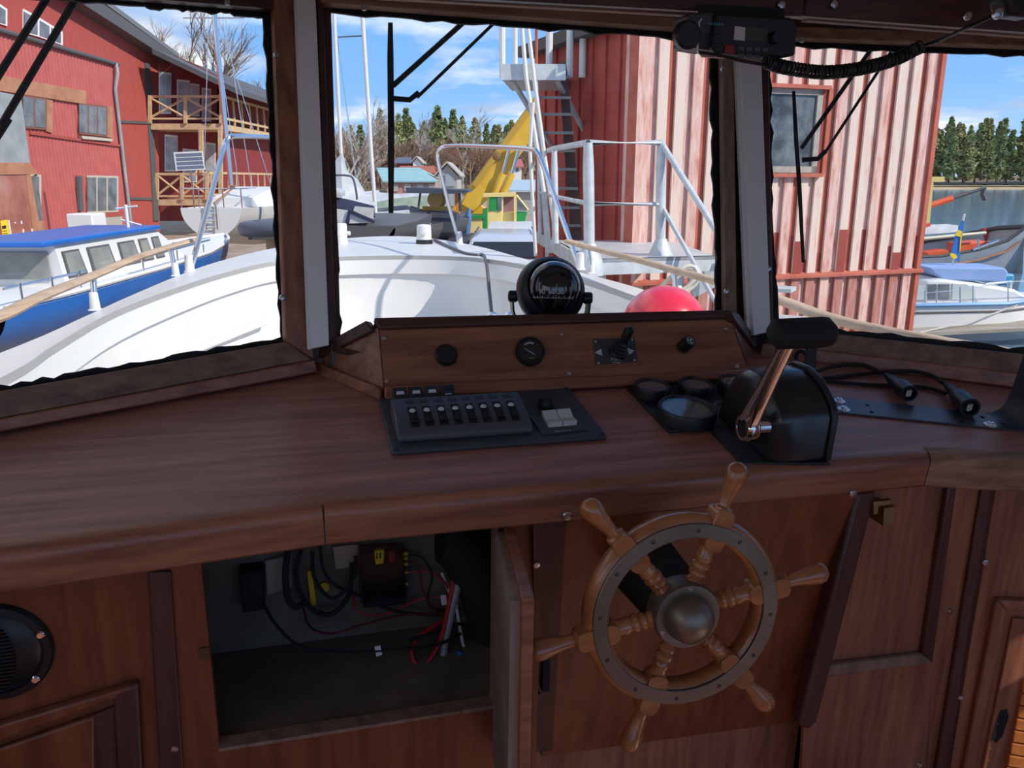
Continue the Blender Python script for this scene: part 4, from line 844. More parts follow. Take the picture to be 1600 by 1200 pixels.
wTL, wTR, wBL, wBR = [hit(FW, x, y, C0, fn) for x, y in ((1186, 137), (1280, 138), (1186, 270), (1272, 270))]
sd_ = lambda p: (p - V((C0.x, C0.y, p.z))).dot(fd_)
ws0, ws1, wz0, wz1 = sd_(wTL), (sd_(wTR) + sd_(wBR)) / 2, wBL.z, wTL.z
nb = 38; bw = L2 / nb; rr = random.Random(5)
for i in range(nb):
    s0 = i * bw + .004; s1 = (i + 1) * bw - .004; up = i % 2 == 0
    o0, o1 = (.030, .060) if up else (0, .022)
    if up: s0 -= .010; s1 += .010
    sm = (s0 + s1) / 2
    mt = (peel if i % 6 else peel2) if up else (peel2 if i % 4 == 1 else redd)
    segs = [(zb, ZT)]
    if ws0 < s1 and s0 < ws1: segs = [(zb, wz0 - .02), (wz1 + .02, ZT)]
    for z0, z1 in segs:
        mb = MB().prism([f2(s0, z0, o0), f2(s1, z0, o0), f2(s1, z0, o1), f2(s0, z0, o1)], (0, 0, z1 - z0))
        b = mk('board', mb, mt, sh, smooth=0)
        if z0 == zb and rr.random() < .5 and i > 13:
            hgt = rr.uniform(.15, .5); mk('fresh_paint_patch', MB().prism([f2(s0, zb, o1), f2(s1, zb, o1), f2(s1, zb, o1 + .002), f2(s0, zb, o1 + .002)], (0, 0, hgt)), fresh, b, smooth=0)
    mk('lower_board', MB().prism([f2(s0, ZG, o0), f2(s1, ZG, o0), f2(s1, ZG, o1), f2(s0, ZG, o1)], (0, 0, zb - .05 - ZG)), peel3 if i % 3 else peel2, sh, smooth=0)
mk('drip_board', MB().prism([f2(-.04, zb - .06, 0), f2(-.04, zb - .05, .10), f2(-.04, zb - .02, .10), f2(-.04, zb + .02, 0)], fd_ * (L2 + .10)), redd, sh)
nb1 = 16; bw1 = L1 / nb1
for i in range(nb1):
    s0 = i * bw1; up = i % 2 == 0; o0, o1 = (.03, .055) if up else (0, .028); 
    zt = 1.62 + .0 * i
    mk('board', MB().prism([f1(s0 - (.012 if up else 0), ZG, o0), f1(s0 + bw1 + (.012 if up else 0), ZG, o0), f1(s0 + bw1 + (.012 if up else 0), ZG, o1), f1(s0 - (.012 if up else 0), ZG, o1)], (0, 0, ZE - ZG)), peel2 if i == 0 else red, sh, smooth=0)
mk('corner_board', MB().prism([f2(-.05, ZG, .06), f2(.03, ZG, .06), f2(.03, ZG, .085), f2(-.05, ZG, .085)], (0, 0, ZT - ZG)), peel2, sh)
mk('corner_board', MB().prism([f2(-.085, ZG, -.05), f2(-.05, ZG, .085), f2(-.03, ZG, .06), f2(-.065, ZG, -.05)], (0, 0, ZT - ZG)), redd, sh)
mk('corner_board', MB().prism([f2(L2 - .03, ZG, -.1), f2(L2 + .03, ZG, -.1), f2(L2 + .03, ZG, .07), f2(L2 - .03, ZG, .07)], (0, 0, ZT - ZG)), redd, sh)
# window of the shed
wn = mk('window_frame', merge(*[MB().prism([f2(a, c, .0), f2(b, c, .0), f2(b, c, .06), f2(a, c, .06)], (0, 0, d - c)) for a, b, c, d in ((ws0, ws1, wz0, wz0 + .07), (ws0, ws1, wz1 - .06, wz1), (ws0, ws0 + .05, wz0, wz1), (ws1 - .07, ws1, wz0, wz1))]), pm('window_frame_grey', (.42, .38, .33), (.3, .27, .24), 9, rough=.8), sh)
mk('window_pane', MB().prism([f2(ws0 + .05, wz0 + .07, .03), f2(ws1 - .07, wz0 + .07, .03), f2(ws1 - .07, wz0 + .07, .036), f2(ws0 + .05, wz0 + .07, .036)], (0, 0, wz1 - wz0 - .13)), pm('dusty_glass', (.05, .06, .07), (.24, .27, .29), 3.5, rough=.15, lo=.4, hi=.75), wn)
mk('window_sill', MB().prism([f2(ws0 - .05, wz0 - .045, .0), f2(ws1 + .05, wz0 - .045, 0), f2(ws1 + .05, wz0 - .045, .12), f2(ws0 - .05, wz0 - .045, .12)], (0, 0, .04)), redd, sh)
mk('window_head', MB().prism([f2(ws0 - .05, wz1, .0), f2(ws1 + .06, wz1, 0), f2(ws1 + .06, wz1, .11), f2(ws0 - .05, wz1, .11)], (0, 0, .04)), redd, sh)
felt = pm('roof_felt', (.10, .095, .09), rough=.85)
mk('roof_edge', MB().prism([f1(.25, ZE, -.1), f1(.25, ZE, .22), f1(L1 + .15, ZE, .22), f1(L1 + .15, ZE, -.1)], (0, 0, .13)), felt, sh)
mk('roof', MB().prism([f2(.0, ZE + .02, -.02), f2(L2, ZE + .02, -.02), f2(L2, ZE + .02, 0) + d1 * 2.6, f2(0, ZE + .02, 0) + d1 * 2.6], (0, 0, .1)), felt, sh)
# landing platform
YP = 7.2
ZP = W(980, 397, YP).z
lp_ = thing('steel_landing', 'galvanised steel landing with tube railings in front of the red shed', 'platform', V((1.0, 7.2, ZG)), FW)
pA, pB, pC, pD = G(868, 375, ZP), G(918, 406, ZP), G(1118, 400, ZP), G(1050, 376, ZP)
mk('deck_plate', MB().prism([pA, pB, pC, pD], (0, 0, -.03)), galv, lp_, smooth=0)
mk('front_beam', MB().prism([pB, pC, pC + V((0, .05, 0)), pB + V((0, .05, 0))], (0, 0, -.13)), galv, lp_)
pE = G(838, 362, ZP)
mk('side_beam', MB().prism([pB, pE, pE + V((.05, 0, 0)), pB + V((.05, 0, 0))], (0, 0, -.13)), galv, lp_)
for f in (.15, .45, .75): q = pB.lerp(pE, f); mk('side_bracket', MB().prism([q, q + V((0, .08, 0)), q + V((0, .08, -.3)), q + V((0, 0, -.3))], (.04, 0, 0)), galv, lp_)
posts = [(921, 407, 223), (1032, 398, 223), (868, 380, 232), (845, 366, 240)]
tops = []
for i, (x_, yb, yt) in enumerate(posts):
    b = G(x_, yb, ZP); t = W(x_ - (2 if x_ < 950 else -1), yt, b.y); tops.append(t); r_ = .045 if i < 2 else .034
    mk('post', MB().tube([b, b.lerp(t, .12), b.lerp(t, .8), t], [r_ * 1.05, r_, r_, r_ * .8], 12), galv, lp_)
    if i < 2: mk('post_foot', MB().lathe(b, (0, 0, 1), [(.12, -.12), (.11, .0), (.05, .14)], 10), galv, lp_)
mk('top_rail', MB().tube([tops[3], tops[2], tops[0], tops[1]], .026, 10), galv, lp_)
def at_(i, f): b = G(posts[i][0], posts[i][1], ZP); return b.lerp(tops[i], f)
mk('mid_rail', MB().tube([at_(3, .52), at_(2, .5), at_(0, .49), at_(1, .46)], .02, 8), galv, lp_)
st1 = [tops[1], W(1122, 365, YP - .5), W(1220, 540, YP - 1.2)]; mk('stair_rail', MB().tube(st1, .026, 10), galv, lp_)
mk('stair_rail', MB().tube([at_(1, .46), W(1120, 475, YP - .6), W(1190, 600, YP - 1.2)], .02, 8), galv, lp_)
s0 = pC + V((.05, -.05, 0)); s1 = V((pC.x + 1.2, pC.y - 1.7, ZG + .1))
mk('stair_stringer', MB().prism([s0, s1, s1 + V((0, 0, -.2)), s0 + V((0, 0, -.2))], (.05, .03, 0)), galv, lp_)
for k in range(7): q = s0.lerp(s1, (k + .7) / 7.5); mk('stair_tread', MB().box(q + V((.25, .1, -.1)), (.5, .22, .03), rz(-30)), galv, lp_)
for x_, y_ in ((.15, .1), (.85, .1), (.3, .85)): q = pB.lerp(pC, x_); q = q.lerp(pA, y_); mk('leg', MB().cyl(V((q.x, q.y, ZP - .1)), V((q.x, q.y, ZG)), .05), galv, lp_)
mk('ramp_foot', MB().prism([W(1112, 405, YP - .1), W(1135, 440, YP - .1), W(1085, 465, YP - .1), W(1075, 425, YP - .1)], (0, .12, 0)), galv, lp_)
# steep stair and upper platform on the shed side
lad = thing('steep_stair', 'steep steel stair with tall white handrails climbing the shaded side of the red shed', 'stair', W(880, 360, 8.9), FW)
yl = 9.0
lb, ltp = W(905, 388, yl), W(818, 95, yl); rb, rtp = W(925, 375, yl + .35), W(876, 100, yl + .35)
for a, b in (((905, 395), (884, 96)),): mk('stringer', pprism(FW, [(872, 100), (884, 96), (912, 395), (893, 395)], (0, yl + .3, 0), (0, -1, 0), .05), pm('stair_dark', (.13, .08, .07), rough=.7), lad)
for k, y_ in enumerate((118, 150, 176, 205, 233, 262, 292, 322, 350)):
    xl, xr_ = 836 + k * 2.5, 890 + k * 2.2
    mk('tread', MB().prism([W(xl, y_, yl + .05), W(xr_, y_ + .5, yl + .05), W(xr_, y_ + .5, yl + .3), W(xl, y_, yl + .3)], (0, 0, -.03)), pm('tread_shaded', (.22, .21, .20), rough=.8) if k == 0 else bpy.data.materials['tread_shaded'], lad)  # mid-grey puts the shade on these treads into their colour
mk('stringer', pprism(FW, [(832, 100), (838, 100), (862, 395), (852, 395)], (0, yl + .05, 0), (0, -1, 0), .04), galv, lad)
for a, b, c_ in (((812, 0), (822, 120), (850, 300)), ((820, 0), (836, 135), (872, 395))):
    mk('hand_rail', MB().tube([W(*a, yl - .05), W(*b, yl - .05), W(*c_, yl - .1)], .022, 8), gel2, lad)
mk('upright', MB().tube([W(833, 160, yl - .08), W(828, 235, yl - .08), W(837, 400, yl - .08)], .02, 8), gel2, lad)
up_ = thing('upper_platform', 'small steel platform with white posts at the head of the steep stair', 'platform', W(830, 125, 9.3), FW)
zp2 = W(830, 110, 9.3).z
q4 = [W(784, 108, 9.06), W(884, 92, 9.06), W(884, 92, 10.2), W(800, 92, 10.2)]
mk('deck', MB().prism([V((q.x, q.y, zp2)) for q in q4], (0, 0, -.12)), galv, up_)
mk('edge_plate', MB().prism([W(783, 100, 9.0), W(884, 100, 9.0), W(884, 125, 9.0), W(783, 125, 9.0)], (0, .04, 0)), galv, up_)
for x_, w_, mt in ((785, .035, gel2), (805, .028, gel2), (838, .018, redd), (858, .04, gel2), (890, .04, gel2), (910, .04, gel2)):
    mk('post', MB().cyl(V((W(x_, 100, 9.5).x, 9.5, zp2 - .05)), V((W(x_, 100, 9.5).x, 9.5, zp2 + 1.1)), w_, None, 10), mt, up_)
mk('top_rail', MB().tube([V((W(783, 100, 9.5).x, 9.5, zp2 + 1.1)), V((W(912, 100, 9.5).x, 9.5, zp2 + 1.1))], .03, 8), gel2, up_)
for x_ in (800, 870): q = W(x_, 125, 9.15); mk('strut', MB().cyl(q, V((q.x + .5, 9.9, q.z - .7)), .03), galv, up_)
# ---------------- yard ground and water ----------------
ZW = -3.4
dirt = pm('yard_gravel', (.30, .23, .16), (.44, .36, .27), 1.2, rough=.95, bump=.3, bs=.02)
gm = MB().prism([(-90, -15, ZG), (-3.0, -15, ZG), (-3.0, 8.4, ZG), (-1.6, 10.8, ZG), (.2, 10.6, ZG), (.1, 8.0, ZG), (1.4, 6.2, ZG), (2.8, 5.2, ZG), (6.2, 8.0, ZG), (6.2, 13.0, ZG), (9, 40, ZG), (16, 125, ZG), (-160, 125, ZG)], (0, 0, -1.2))
tag(mk('yard_ground', gm, dirt, smooth=0), 'sandy brown boatyard ground and quay', 'ground', kind='structure')
water = pm('harbour_water', (.10, .16, .22), (.16, .23, .29), .25, (1, .35, 1), .12, bump=.25, bs=.10, detail=3)
tag(mk('harbour_water', MB().quad((-600, -200, ZW), (600, -200, ZW), (600, 900, ZW), (-600, 900, ZW)), water, smooth=0), 'calm blue harbour water reaching to the far wooded shore', 'water', kind='structure')
# ---------------- red corrugated building ----------------
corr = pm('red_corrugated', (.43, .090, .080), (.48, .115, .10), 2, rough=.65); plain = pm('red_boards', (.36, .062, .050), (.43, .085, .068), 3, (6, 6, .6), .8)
dgrey = pm('dark_grey', (.10, .10, .105), rough=.7); tarn = pm('rust_brown', (.38, .16, .085), (.48, .24, .14), 2.5, rough=.8); rustp = pm('rusty_plate', (.30, .10, .07), (.46, .27, .20), .9, rough=.6, c3=(.40, .16, .12))
zinc = pm('zinc_sheet', (.26, .28, .29), (.36, .38, .38), 1.5, rough=.5); whtp = pm('white_trim', (.78, .78, .76), rough=.6); timber = pm('new_timber', (.55, .38, .20), (.68, .50, .30), 5, rough=.75)
XA = -14.6
def ax_(px, py): return WX(px, py, XA)
ra = thing('corrugated_workshop', 'red corrugated workshop wing with rust-brown window bands and downpipe', 'building', V((XA - 2, 26, ZG)), FW)
yA0, yA1 = 12.0, ax_(190, 200).y
zg = ax_(150, 92).z
P = int((yA1 - yA0) / .20); ring0 = []
for i in range(P * 2 + 1):
    y_ = yA0 + (yA1 - yA0) * i / (P * 2); ring0.append(V((XA + (.034 if (i // 1) % 2 else 0), y_, ZG)))
cs = MB().loft([ring0, [V((p.x, p.y, zg)) for p in ring0]], cap=False, closed_v=False)
mk('corrugated_wall', cs, corr, ra, smooth=0)
mk('wall_core', MB().prism([(XA - .02, yA0, ZG), (XA - .02, yA1, ZG), (XA - 5, yA1, ZG), (XA - 5, yA0, ZG)], (0, 0, zg - ZG)), plain, ra)
mk('gutter', MB().tube([V((XA + .1, yA0, zg)), V((XA + .1, yA1 + .1, zg))], .07, 8), dgrey, ra)
dp = [V((XA + .12, yA1 - .1, zg)), V((XA + .25, yA1 - .35, zg - .35)), V((XA + .12, yA1 - .4, zg - .9)), V((XA + .12, yA1 - .4, ZG))]
mk('downpipe', MB().tube(dp, .06, 8), zinc, ra)
def axp(px, t, mt, nm, par=ra, off=0): return mk(nm, pprism(FW, px, (XA, 0, 0), (1, 0, 0), t, off), mt, par, smooth=0)
def win(x0, x1, yt0, yt1, yb0, yb1, n, par, prj, fm_, glassm_, nm='window'):
    """window with frame, panes and mullions from four pixel corners"""
    f = mk(nm, prj([(x0, yt0), (x1, yt1), (x1, yb1), (x0, yb0)], .05, .0), fm_, par, smooth=0)
    e_ = .06 * (x1 - x0)
    for k in range(n):
        a0 = (k + .08) / n; a1 = (k + .92) / n
        L_ = lambda a, b, t: a + (b - a) * t
        q = [(L_(x0, x1, a0), L_(yt0, yt1, a0) + 3), (L_(x0, x1, a1), L_(yt0, yt1, a1) + 3), (L_(x0, x1, a1), L_(yb0, yb1, a1) - 3), (L_(x0, x1, a0), L_(yb0, yb1, a0) - 3)]
        mk('pane', prj(q, .02, .045), glassm_, f, smooth=0)
    return f
pa = lambda q, t, o: pprism(FW, q, (XA, 0, 0), (1, 0, 0), t, o + .04)
brownf = pm('brown_frame', (.24, .10, .07), rough=.7); woodf = pm('cream_frame', (.55, .48, .38), rough=.7)
win(122, 166, 160, 166, 209, 214, 3, ra, pa, brownf, bglass); win(34, 71, 148, 154, 200, 203, 2, ra, pa, brownf, bglass)
win(135, 183, 274, 275, 333, 331, 3, ra, pa, woodf, bglass); win(38, 62, 272, 273, 347, 343, 1, ra, pa, woodf, bglass)
axp([(-60, 108), (130, 142), (130, 163), (-60, 133)], .10, tarn, 'rusty_fascia'); axp([(122, 212), (172, 217), (170, 221), (124, 217)], .12, woodf, 'window_sill', off=.03)
axp([(44, 205), (188, 226), (188, 230), (44, 210)], .08, plain, 'mid_flashing'); axp([(132, 333), (190, 330), (190, 337), (132, 341)], .08, plain, 'low_flashing')
axp([(70, 155), (80, 157), (80, 208), (70, 205)], .05, tarn, 'window_casing', off=.03); axp([(165, 165), (174, 167), (174, 216), (165, 214)], .05, tarn, 'window_casing', off=.03)
axp([(132, 338), (190, 333), (190, 360), (132, 370)], .03, pm('concrete', (.42, .38, .32), rough=.9), 'plinth', off=.03)
lamp = axp([(118, 275), (124, 275), (126, 330), (121, 330)], .10, dgrey, 'wall_cable_box', off=.04)
# steel doors of the workshop
sd2 = thing('rusty_steel_door', 'tall rusty steel workshop door with zinc patches and a small yellow notice', 'door', WX(30, 436, XA + .5), FW)
XD = XA + .5
def dxp(px, t, mt, nm, off=0, par=None): return mk(nm, pprism(FW, px, (XD, 0, 0), (1, 0, 0), t, off), mt, par or sd2, smooth=0)
dxp([(-120, 265), (35, 255), (58, 450), (-120, 500)], .06, rustp, 'leaf'); dxp([(-120, 120), (30, 150), (45, 258), (-120, 262)], .05, zinc, 'upper_sheet'); 
dxp([(-120, 255), (40, 254), (56, 272), (-120, 275)], .09, tarn, 'header_strip'); dxp([(35, 262), (42, 262), (72, 430), (58, 440)], .08, tarn, 'jamb'); dxp([(42, 280), (56, 272), (66, 345), (52, 347)], .03, bglass, 'side_light')
dxp([(52, 345), (66, 345), (84, 425), (64, 432)], .05, tarn, 'lower_post'); dxp([(56, 362), (66, 358), (73, 385), (70, 402), (60, 392)], .01, zinc, 'zinc_patch', .06); dxp([(-60, 380), (20, 378), (26, 440), (-60, 470)], .01, zinc, 'zinc_patch', .062)
sg = dxp([(0, 345), (11, 343), (16, 374), (5, 377)], .012, pm('sign_yellow', (.85, .60, .03), rough=.6), 'notice', .065)
dxp([(3, 353), (9, 352), (9.6, 357), (3.4, 358)], .003, blkm, 'notice_pictogram', .078, sg)
for k in range(3): dxp([(4.2 + k * .5, 361 + k * 4), (11.2 + k * .5, 360 + k * 4), (11.3 + k * .5, 361 + k * 4), (4.3 + k * .5, 362 + k * 4)], .003, blkm, 'notice_line', .078, sg)
dxp([(12, 344), (14, 344), (19, 373), (17, 374)], .01, whtp, 'notice_edge', .065)
for q in ((32, 345, 350), (35, 358, 364), (37, 366, 375), (49, 357, 372), (22, 347, 349), (26, 378, 381)): dxp([(q[0], q[1]), (q[0] + 2, q[1]), (q[0] + 2.6, q[2]), (q[0] + .6, q[2])], .01, whtp, 'paint_scrape', .06)
# main building behind with roof and balconies
XM = -15.8
mbg = thing('red_lodging_house', 'tall red wooden house with grey roof and timber balconies beside the workshop', 'building', V((-17, 34, ZG)), FW)
def mxp(px, t, mt, nm, off=0, par=None): return mk(nm, pprism(FW, px, (XM, 0, 0), (1, 0, 0), t, off), mt, par or mbg, smooth=0)
mxp([(-120, -140), (60, -42), (236, 88), (240, 400), (180, 420), (-120, 500)], .3, plain, 'upper_wall', -.3)
mxp([(-120, -170), (70, -30), (246, 88), (246, 99), (232, 92), (60, -12), (-120, -130)], .9, dgrey, 'roof_overhang', -.3)
mxp([(-120, -185), (75, -36), (246, 84), (246, 90), (70, -30), (-120, -172)], 1.0, pm('roof_sheet', (.17, .175, .18), rough=.6), 'roof_sheet', -.4)
whl = lambda q, t, o: pprism(FW, q, (XM, 0, 0), (1, 0, 0), t, o + .01)
win(-6, 9, 4, 14, 36, 41, 1, mbg, whl, whtp, bglass); w_ = win(35, 60, 14, 28, 51, 58, 1, mbg, whl, whtp, bglass); win(60, 96, 28, 50, 58, 71, 2, mbg, whl, whtp, bglass)
mxp([(225, 98), (232, 98), (247, 345), (239, 345)], .06, dgrey, 'corner_board', .0); mxp([(183, 188), (237, 190), (237, 194), (183, 192)], .05, dgrey, 'band_board'); mxp([(196, 308), (244, 309), (244, 313), (196, 312)], .05, dgrey, 'band_board')
YM = 36.5
def myp(px, t, mt, nm, off=0, par=None): return mk(nm, pprism(FW, px, (0, YM, 0), (0, -1, 0), t, off), mt, par or mbg, smooth=0)
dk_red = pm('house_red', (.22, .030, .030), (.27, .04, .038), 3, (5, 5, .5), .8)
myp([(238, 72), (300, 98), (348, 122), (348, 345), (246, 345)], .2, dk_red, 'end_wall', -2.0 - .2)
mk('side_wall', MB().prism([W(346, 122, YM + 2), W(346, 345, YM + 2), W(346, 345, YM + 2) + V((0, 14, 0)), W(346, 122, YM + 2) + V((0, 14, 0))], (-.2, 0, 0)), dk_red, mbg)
r0, r1 = W(238, 84, YM - .8), W(368, 146, YM - .8)
mk('end_roof', MB().prism([r0, r1, r1 + V((0, 16, 0)), r0 + V((0, 16, 0))], (0, 0, .22)), dgrey, mbg)
ym2 = lambda q, t, o: pprism(FW, q, (0, YM + 2, 0), (0, -1, 0), t, o)
for x0, x1, y0, y1, nn in ((249, 268, 112, 178, 2), (277, 297, 124, 182, 1), (298, 312, 130, 182, 1), (316, 330, 137, 190, 1), (258, 278, 210, 268, 2), (286, 308, 232, 285, 1), (322, 337, 222, 285, 1)):
    f = win(x0, x1, y0, y0 + 2, y1, y1, nn, mbg, ym2, whtp, pm('curtain_glass', (.30, .36, .42), (.5, .55, .6), 3, rough=.2) if x0 == 249 else bpy.data.materials['curtain_glass'], 'balcony_door')
def balcony(yf, yt, yd, x0, x1, nm):
    b = mk(nm, MB().prism([W(x0, yf, YM), W(x1, yf, YM), W(x1, yf, YM) + V((0, 2, 0)), W(x0, yf, YM) + V((0, 2, 0))], (0, 0, -.25)), timber, mbg)
    mk('rail', pprism(FW, [(x0, yt), (x1, yt), (x1, yt + 4), (x0, yt + 4)], (0, YM, 0), (0, -1, 0), .08), timber, b, smooth=0); mk('rail', pprism(FW, [(x0, yd), (x1, yd), (x1, yd + 3), (x0, yd + 3)], (0, YM, 0), (0, -1, 0), .06), timber, b, smooth=0)
    xs = [x0 + (x1 - x0) * k / 2 for k in range(3)]
    for x_ in xs: mk('baluster_post', pprism(FW, [(x_ - 2.5, yt), (x_ + 2.5, yt), (x_ + 2.5, yf), (x_ - 2.5, yf)], (0, YM, 0), (0, -1, 0), .1), timber, b, smooth=0)
    for a, c in zip(xs, xs[1:]):
        for u0, u1 in ((yt + 4, yd), (yd, yt + 4)): mk('cross_brace', MB().tube([W(a, u0, YM - .03), W(c, u1, YM - .03)], .05, 5), timber, b)
    x_e = W(x1, yf, YM).x
    for zpx in (yt, yd): z_ = W(x1, zpx, YM).z; mk('side_rail', MB().box((x_e, YM + 8, z_), (.08, 16, .1)), timber, b)
    for k in range(14): mk('side_baluster', MB().box((x_e, YM + .6 + k * 1.15, (W(x1, yt, YM).z + W(x1, yf, YM).z) / 2), (.07, .09, W(x1, yt, YM).z - W(x1, yf, YM).z)), timber, b)
    mk('side_deck', MB().box((x_e - .7, YM + 9, W(x1, yf, YM).z - .12), (1.4, 14, .24)), timber, b)
balcony(193, 149, 184, 235, 346, 'upper_balcony'); balcony(312, 270, 305, 246, 324, 'lower_balcony')
for x_, y0, y1 in ((315, 203, 270), (345, 203, 330)): mk('veranda_post', pprism(FW, [(x_ - 3, y0), (x_ + 3, y0), (x_ + 4, y1), (x_ - 2, y1)], (0, YM, 0), (0, -1, 0), .15), timber, mbg, smooth=0)
# ---------------- boats ashore ----------------
blue = pm('boat_blue', (.015, .13, .48), (.02, .16, .54), 2, rough=.35)
def hullmesh(secs, n=9):
    """secs: list of (centre xyz at sheer, half beam, depth, flare)"""
    rings = []
    for c, hb, dp_ in secs:
        c = V(c); r_ = []
        for k in range(-n, n + 1):
            a = k / n; s_ = 1 if a > 0 else -1
            r_.append(V((c.x + hb * s_ * (1 - (1 - abs(a)) ** 1.8), c.y, c.z - dp_ * (1 - abs(a)) ** .8)))
        rings.append(r_)
    return MB().loft(rings, closed_v=False, cap=False)
def deckmesh(secs, dz=-.04):
    return MB().loft([[V((c[0] - hb, c[1], c[2] + dz)), V((c[0], c[1], c[2] + dz + .05)), V((c[0] + hb, c[1], c[2] + dz))] for c, hb, d in secs], closed_v=False, cap=False)
def stand(par, x, y, z0, z1): mk('cradle_post', MB().prism([(x - .06, y - .06, z0), (x + .06, y - .06, z0), (x + .06, y + .06, z0), (x - .06, y + .06, z0)], (0, 0, z1 - z0)), timber, par)
XB = -6.15
bb = thing('blue_motor_boat', 'blue and white cabin motor boat with blue roof standing ashore on timber blocks', 'boat', V((XB, 11, ZG)), FW)
secs = [((XB, 8.3, -1.32), .85, .75), ((XB, 9.4, -1.30), .98, .85), ((XB, 11.8, -1.27), 1.02, .9), ((XB, 14, -1.23), .92, .9), ((XB, 15.7, -1.20), .62, .85), ((XB, 16.8, -1.17), .28, .7), ((XB, 17.4, -1.15), .03, .45)]
mk('hull', hullmesh(secs), blue, bb, smooth=60); mk('deck', deckmesh(secs), whtp, bb)
mk('transom', MB().prism([(XB - .85, 8.3, -1.32), (XB + .85, 8.3, -1.32), (XB + .5, 8.3, -1.95), (XB - .5, 8.3, -1.95)], (0, -.03, 0)), blue, bb)
y0, y1 = 9.85, 13.35; hw0 = .56; zt = -.79
cab_ = [[V((XB - w, y, z)) for w, z in ((hw0 + .05, zb_), (hw0 - .04, zt_))] + [V((XB + w, y, z)) for w, z in ((hw0 - .04, zt_), (hw0 + .05, zb_))] for y, zb_, zt_ in ((y0 + .1, -1.35, zt), (y1 - .5, -1.3, zt + .02), (y1 + .35, -1.27, -1.16))]
mk('cabin', MB().loft(cab_), gel2, bb, smooth=30)
mk('cabin_roof', MB().prism([(XB - hw0 - .03, y0 - .25, zt), (XB + hw0 + .03, y0 - .25, zt), (XB + hw0 + .03, y1 - .45, zt + .02), (XB - hw0 - .03, y1 - .45, zt + .02)], (0, 0, .07)), blue, bb, bevel=.02)
XS = XB + hw0 + .005
def side_win(ya, yb, za, zb2):
    p_ = [V((XS + .055 - (z + 1.35) / .56 * .09, y, z)) for y, z in ((ya, za), (yb, za), (yb - .06, zb2), (ya + .0, zb2))]
    f = mk('side_window', MB().prism(p_, (.012, 0, 0)), dgrey, bb); c_ = sum(p_, V()) / 4
    mk('pane', MB().prism([c_ + (q - c_) * .86 + V((.012, 0, 0)) for q in p_], (.006, 0, 0)), pm('cabin_glass', (.20, .22, .21), (.34, .34, .30), 2, rough=.08) if 'cabin_glass' not in bpy.data.materials else bpy.data.materials['cabin_glass'], f)
for a, b in ((10.05, 10.5), (10.65, 11.3), (11.5, 12.05), (12.15, 12.5), (12.6, 12.9)): side_win(a, b, -1.20, -.87)
mk('front_window', MB().prism([(XB - .45, y0 + .085, -1.2), (XB + .45, y0 + .085, -1.2), (XB + .43, y0 + .085, -.87), (XB - .43, y0 + .085, -.87)], (0, -.02, 0)), bpy.data.materials['cabin_glass'], bb)
mk('gunwale', MB().tube([V((c[0] + hb, c[1], c[2] + .01)) for c, hb, d in secs], .03, 6).tube([V((c[0] - hb, c[1], c[2] + .01)) for c, hb, d in secs], .03, 6), whtp, bb)
mk('guard_rail', MB().tube([V((XB + .8, 8.4, -1.12)), V((XB + .92, 9.8, -1.09))], .015, 6).tube([V((XB + 1.0, 11.2, -1.06)), V((XB + 1.0, 13.8, -1.0))], .015, 6), stain, bb)
for y_ in (8.5, 9.1, 9.7, 11.4, 12.6, 13.7): mk('rail_post', MB().cyl(V((XB + .92, y_, -1.32)), V((XB + .92, y_, -1.07)), .012, None, 6), stain, bb)
for x_, y_ in ((XB - .4, 9.2), (XB + .4, 9.2), (XB - .4, 13.3), (XB + .4, 13.3)): stand(bb, x_, y_, ZG, -1.8)
mk('roof_aerial', MB().cyl(V((XB + .35, 12.3, zt + .07)), V((XB + .35, 12.3, zt + .42)), .025, None, 8).cyl(V((XB + .2, 12.3, zt + .36)), V((XB + .52, 12.3, zt + .40)), .016, None, 6).cyl(V((XB + .25, 12.3, zt + .2)), V((XB + .55, 12.3, zt + .12)), .014, None, 6), whtp, bb)
tag(mk('storage_cabinet', MB().box((W(120, 345, 17).x, 17.4, -1.6), (.55, .6, 1.8)), whtp, bevel=.03), 'white steel cabinet standing behind the blue motor boat roof', 'cabinet')
rack = thing('trestle', 'yellow timber trestle on the sand between the blue boat and the quay', 'trestle', V((-4.6, 6.6, ZG)))
for dx in (-.35, .35):
    for dy in (-.2, .2): mk('leg', MB().tube([V((-4.6 + dx, 6.6 + dy, ZG)), V((-4.6 + dx * .8, 6.6, ZG + .62))], .035, 6), timber, rack)
mk('beam', MB().box((-4.6, 6.6, ZG + .65), (1.0, .1, .1)), timber, rack)
dg = thing('blue_dinghy', 'small dark blue covered dinghy on the sand close to the white bulwark', 'boat', V((-3.9, 4.6, ZG)))
ds = [((-3.9, 3.3, -1.6), .5, .4), ((-3.9, 4.3, -1.58), .62, .45), ((-3.9, 5.2, -1.55), .45, .42), ((-3.9, 5.9, -1.5), .05, .3)]
mk('hull', hullmesh(ds), pm('dinghy_blue', (.03, .06, .22), rough=.5), dg, smooth=60); mk('cover', deckmesh(ds, .06), pm('cover_blue', (.06, .09, .30), rough=.7), dg)
for y_ in (3.8, 5.0): stand(dg, -3.9, y_, ZG, -1.9)
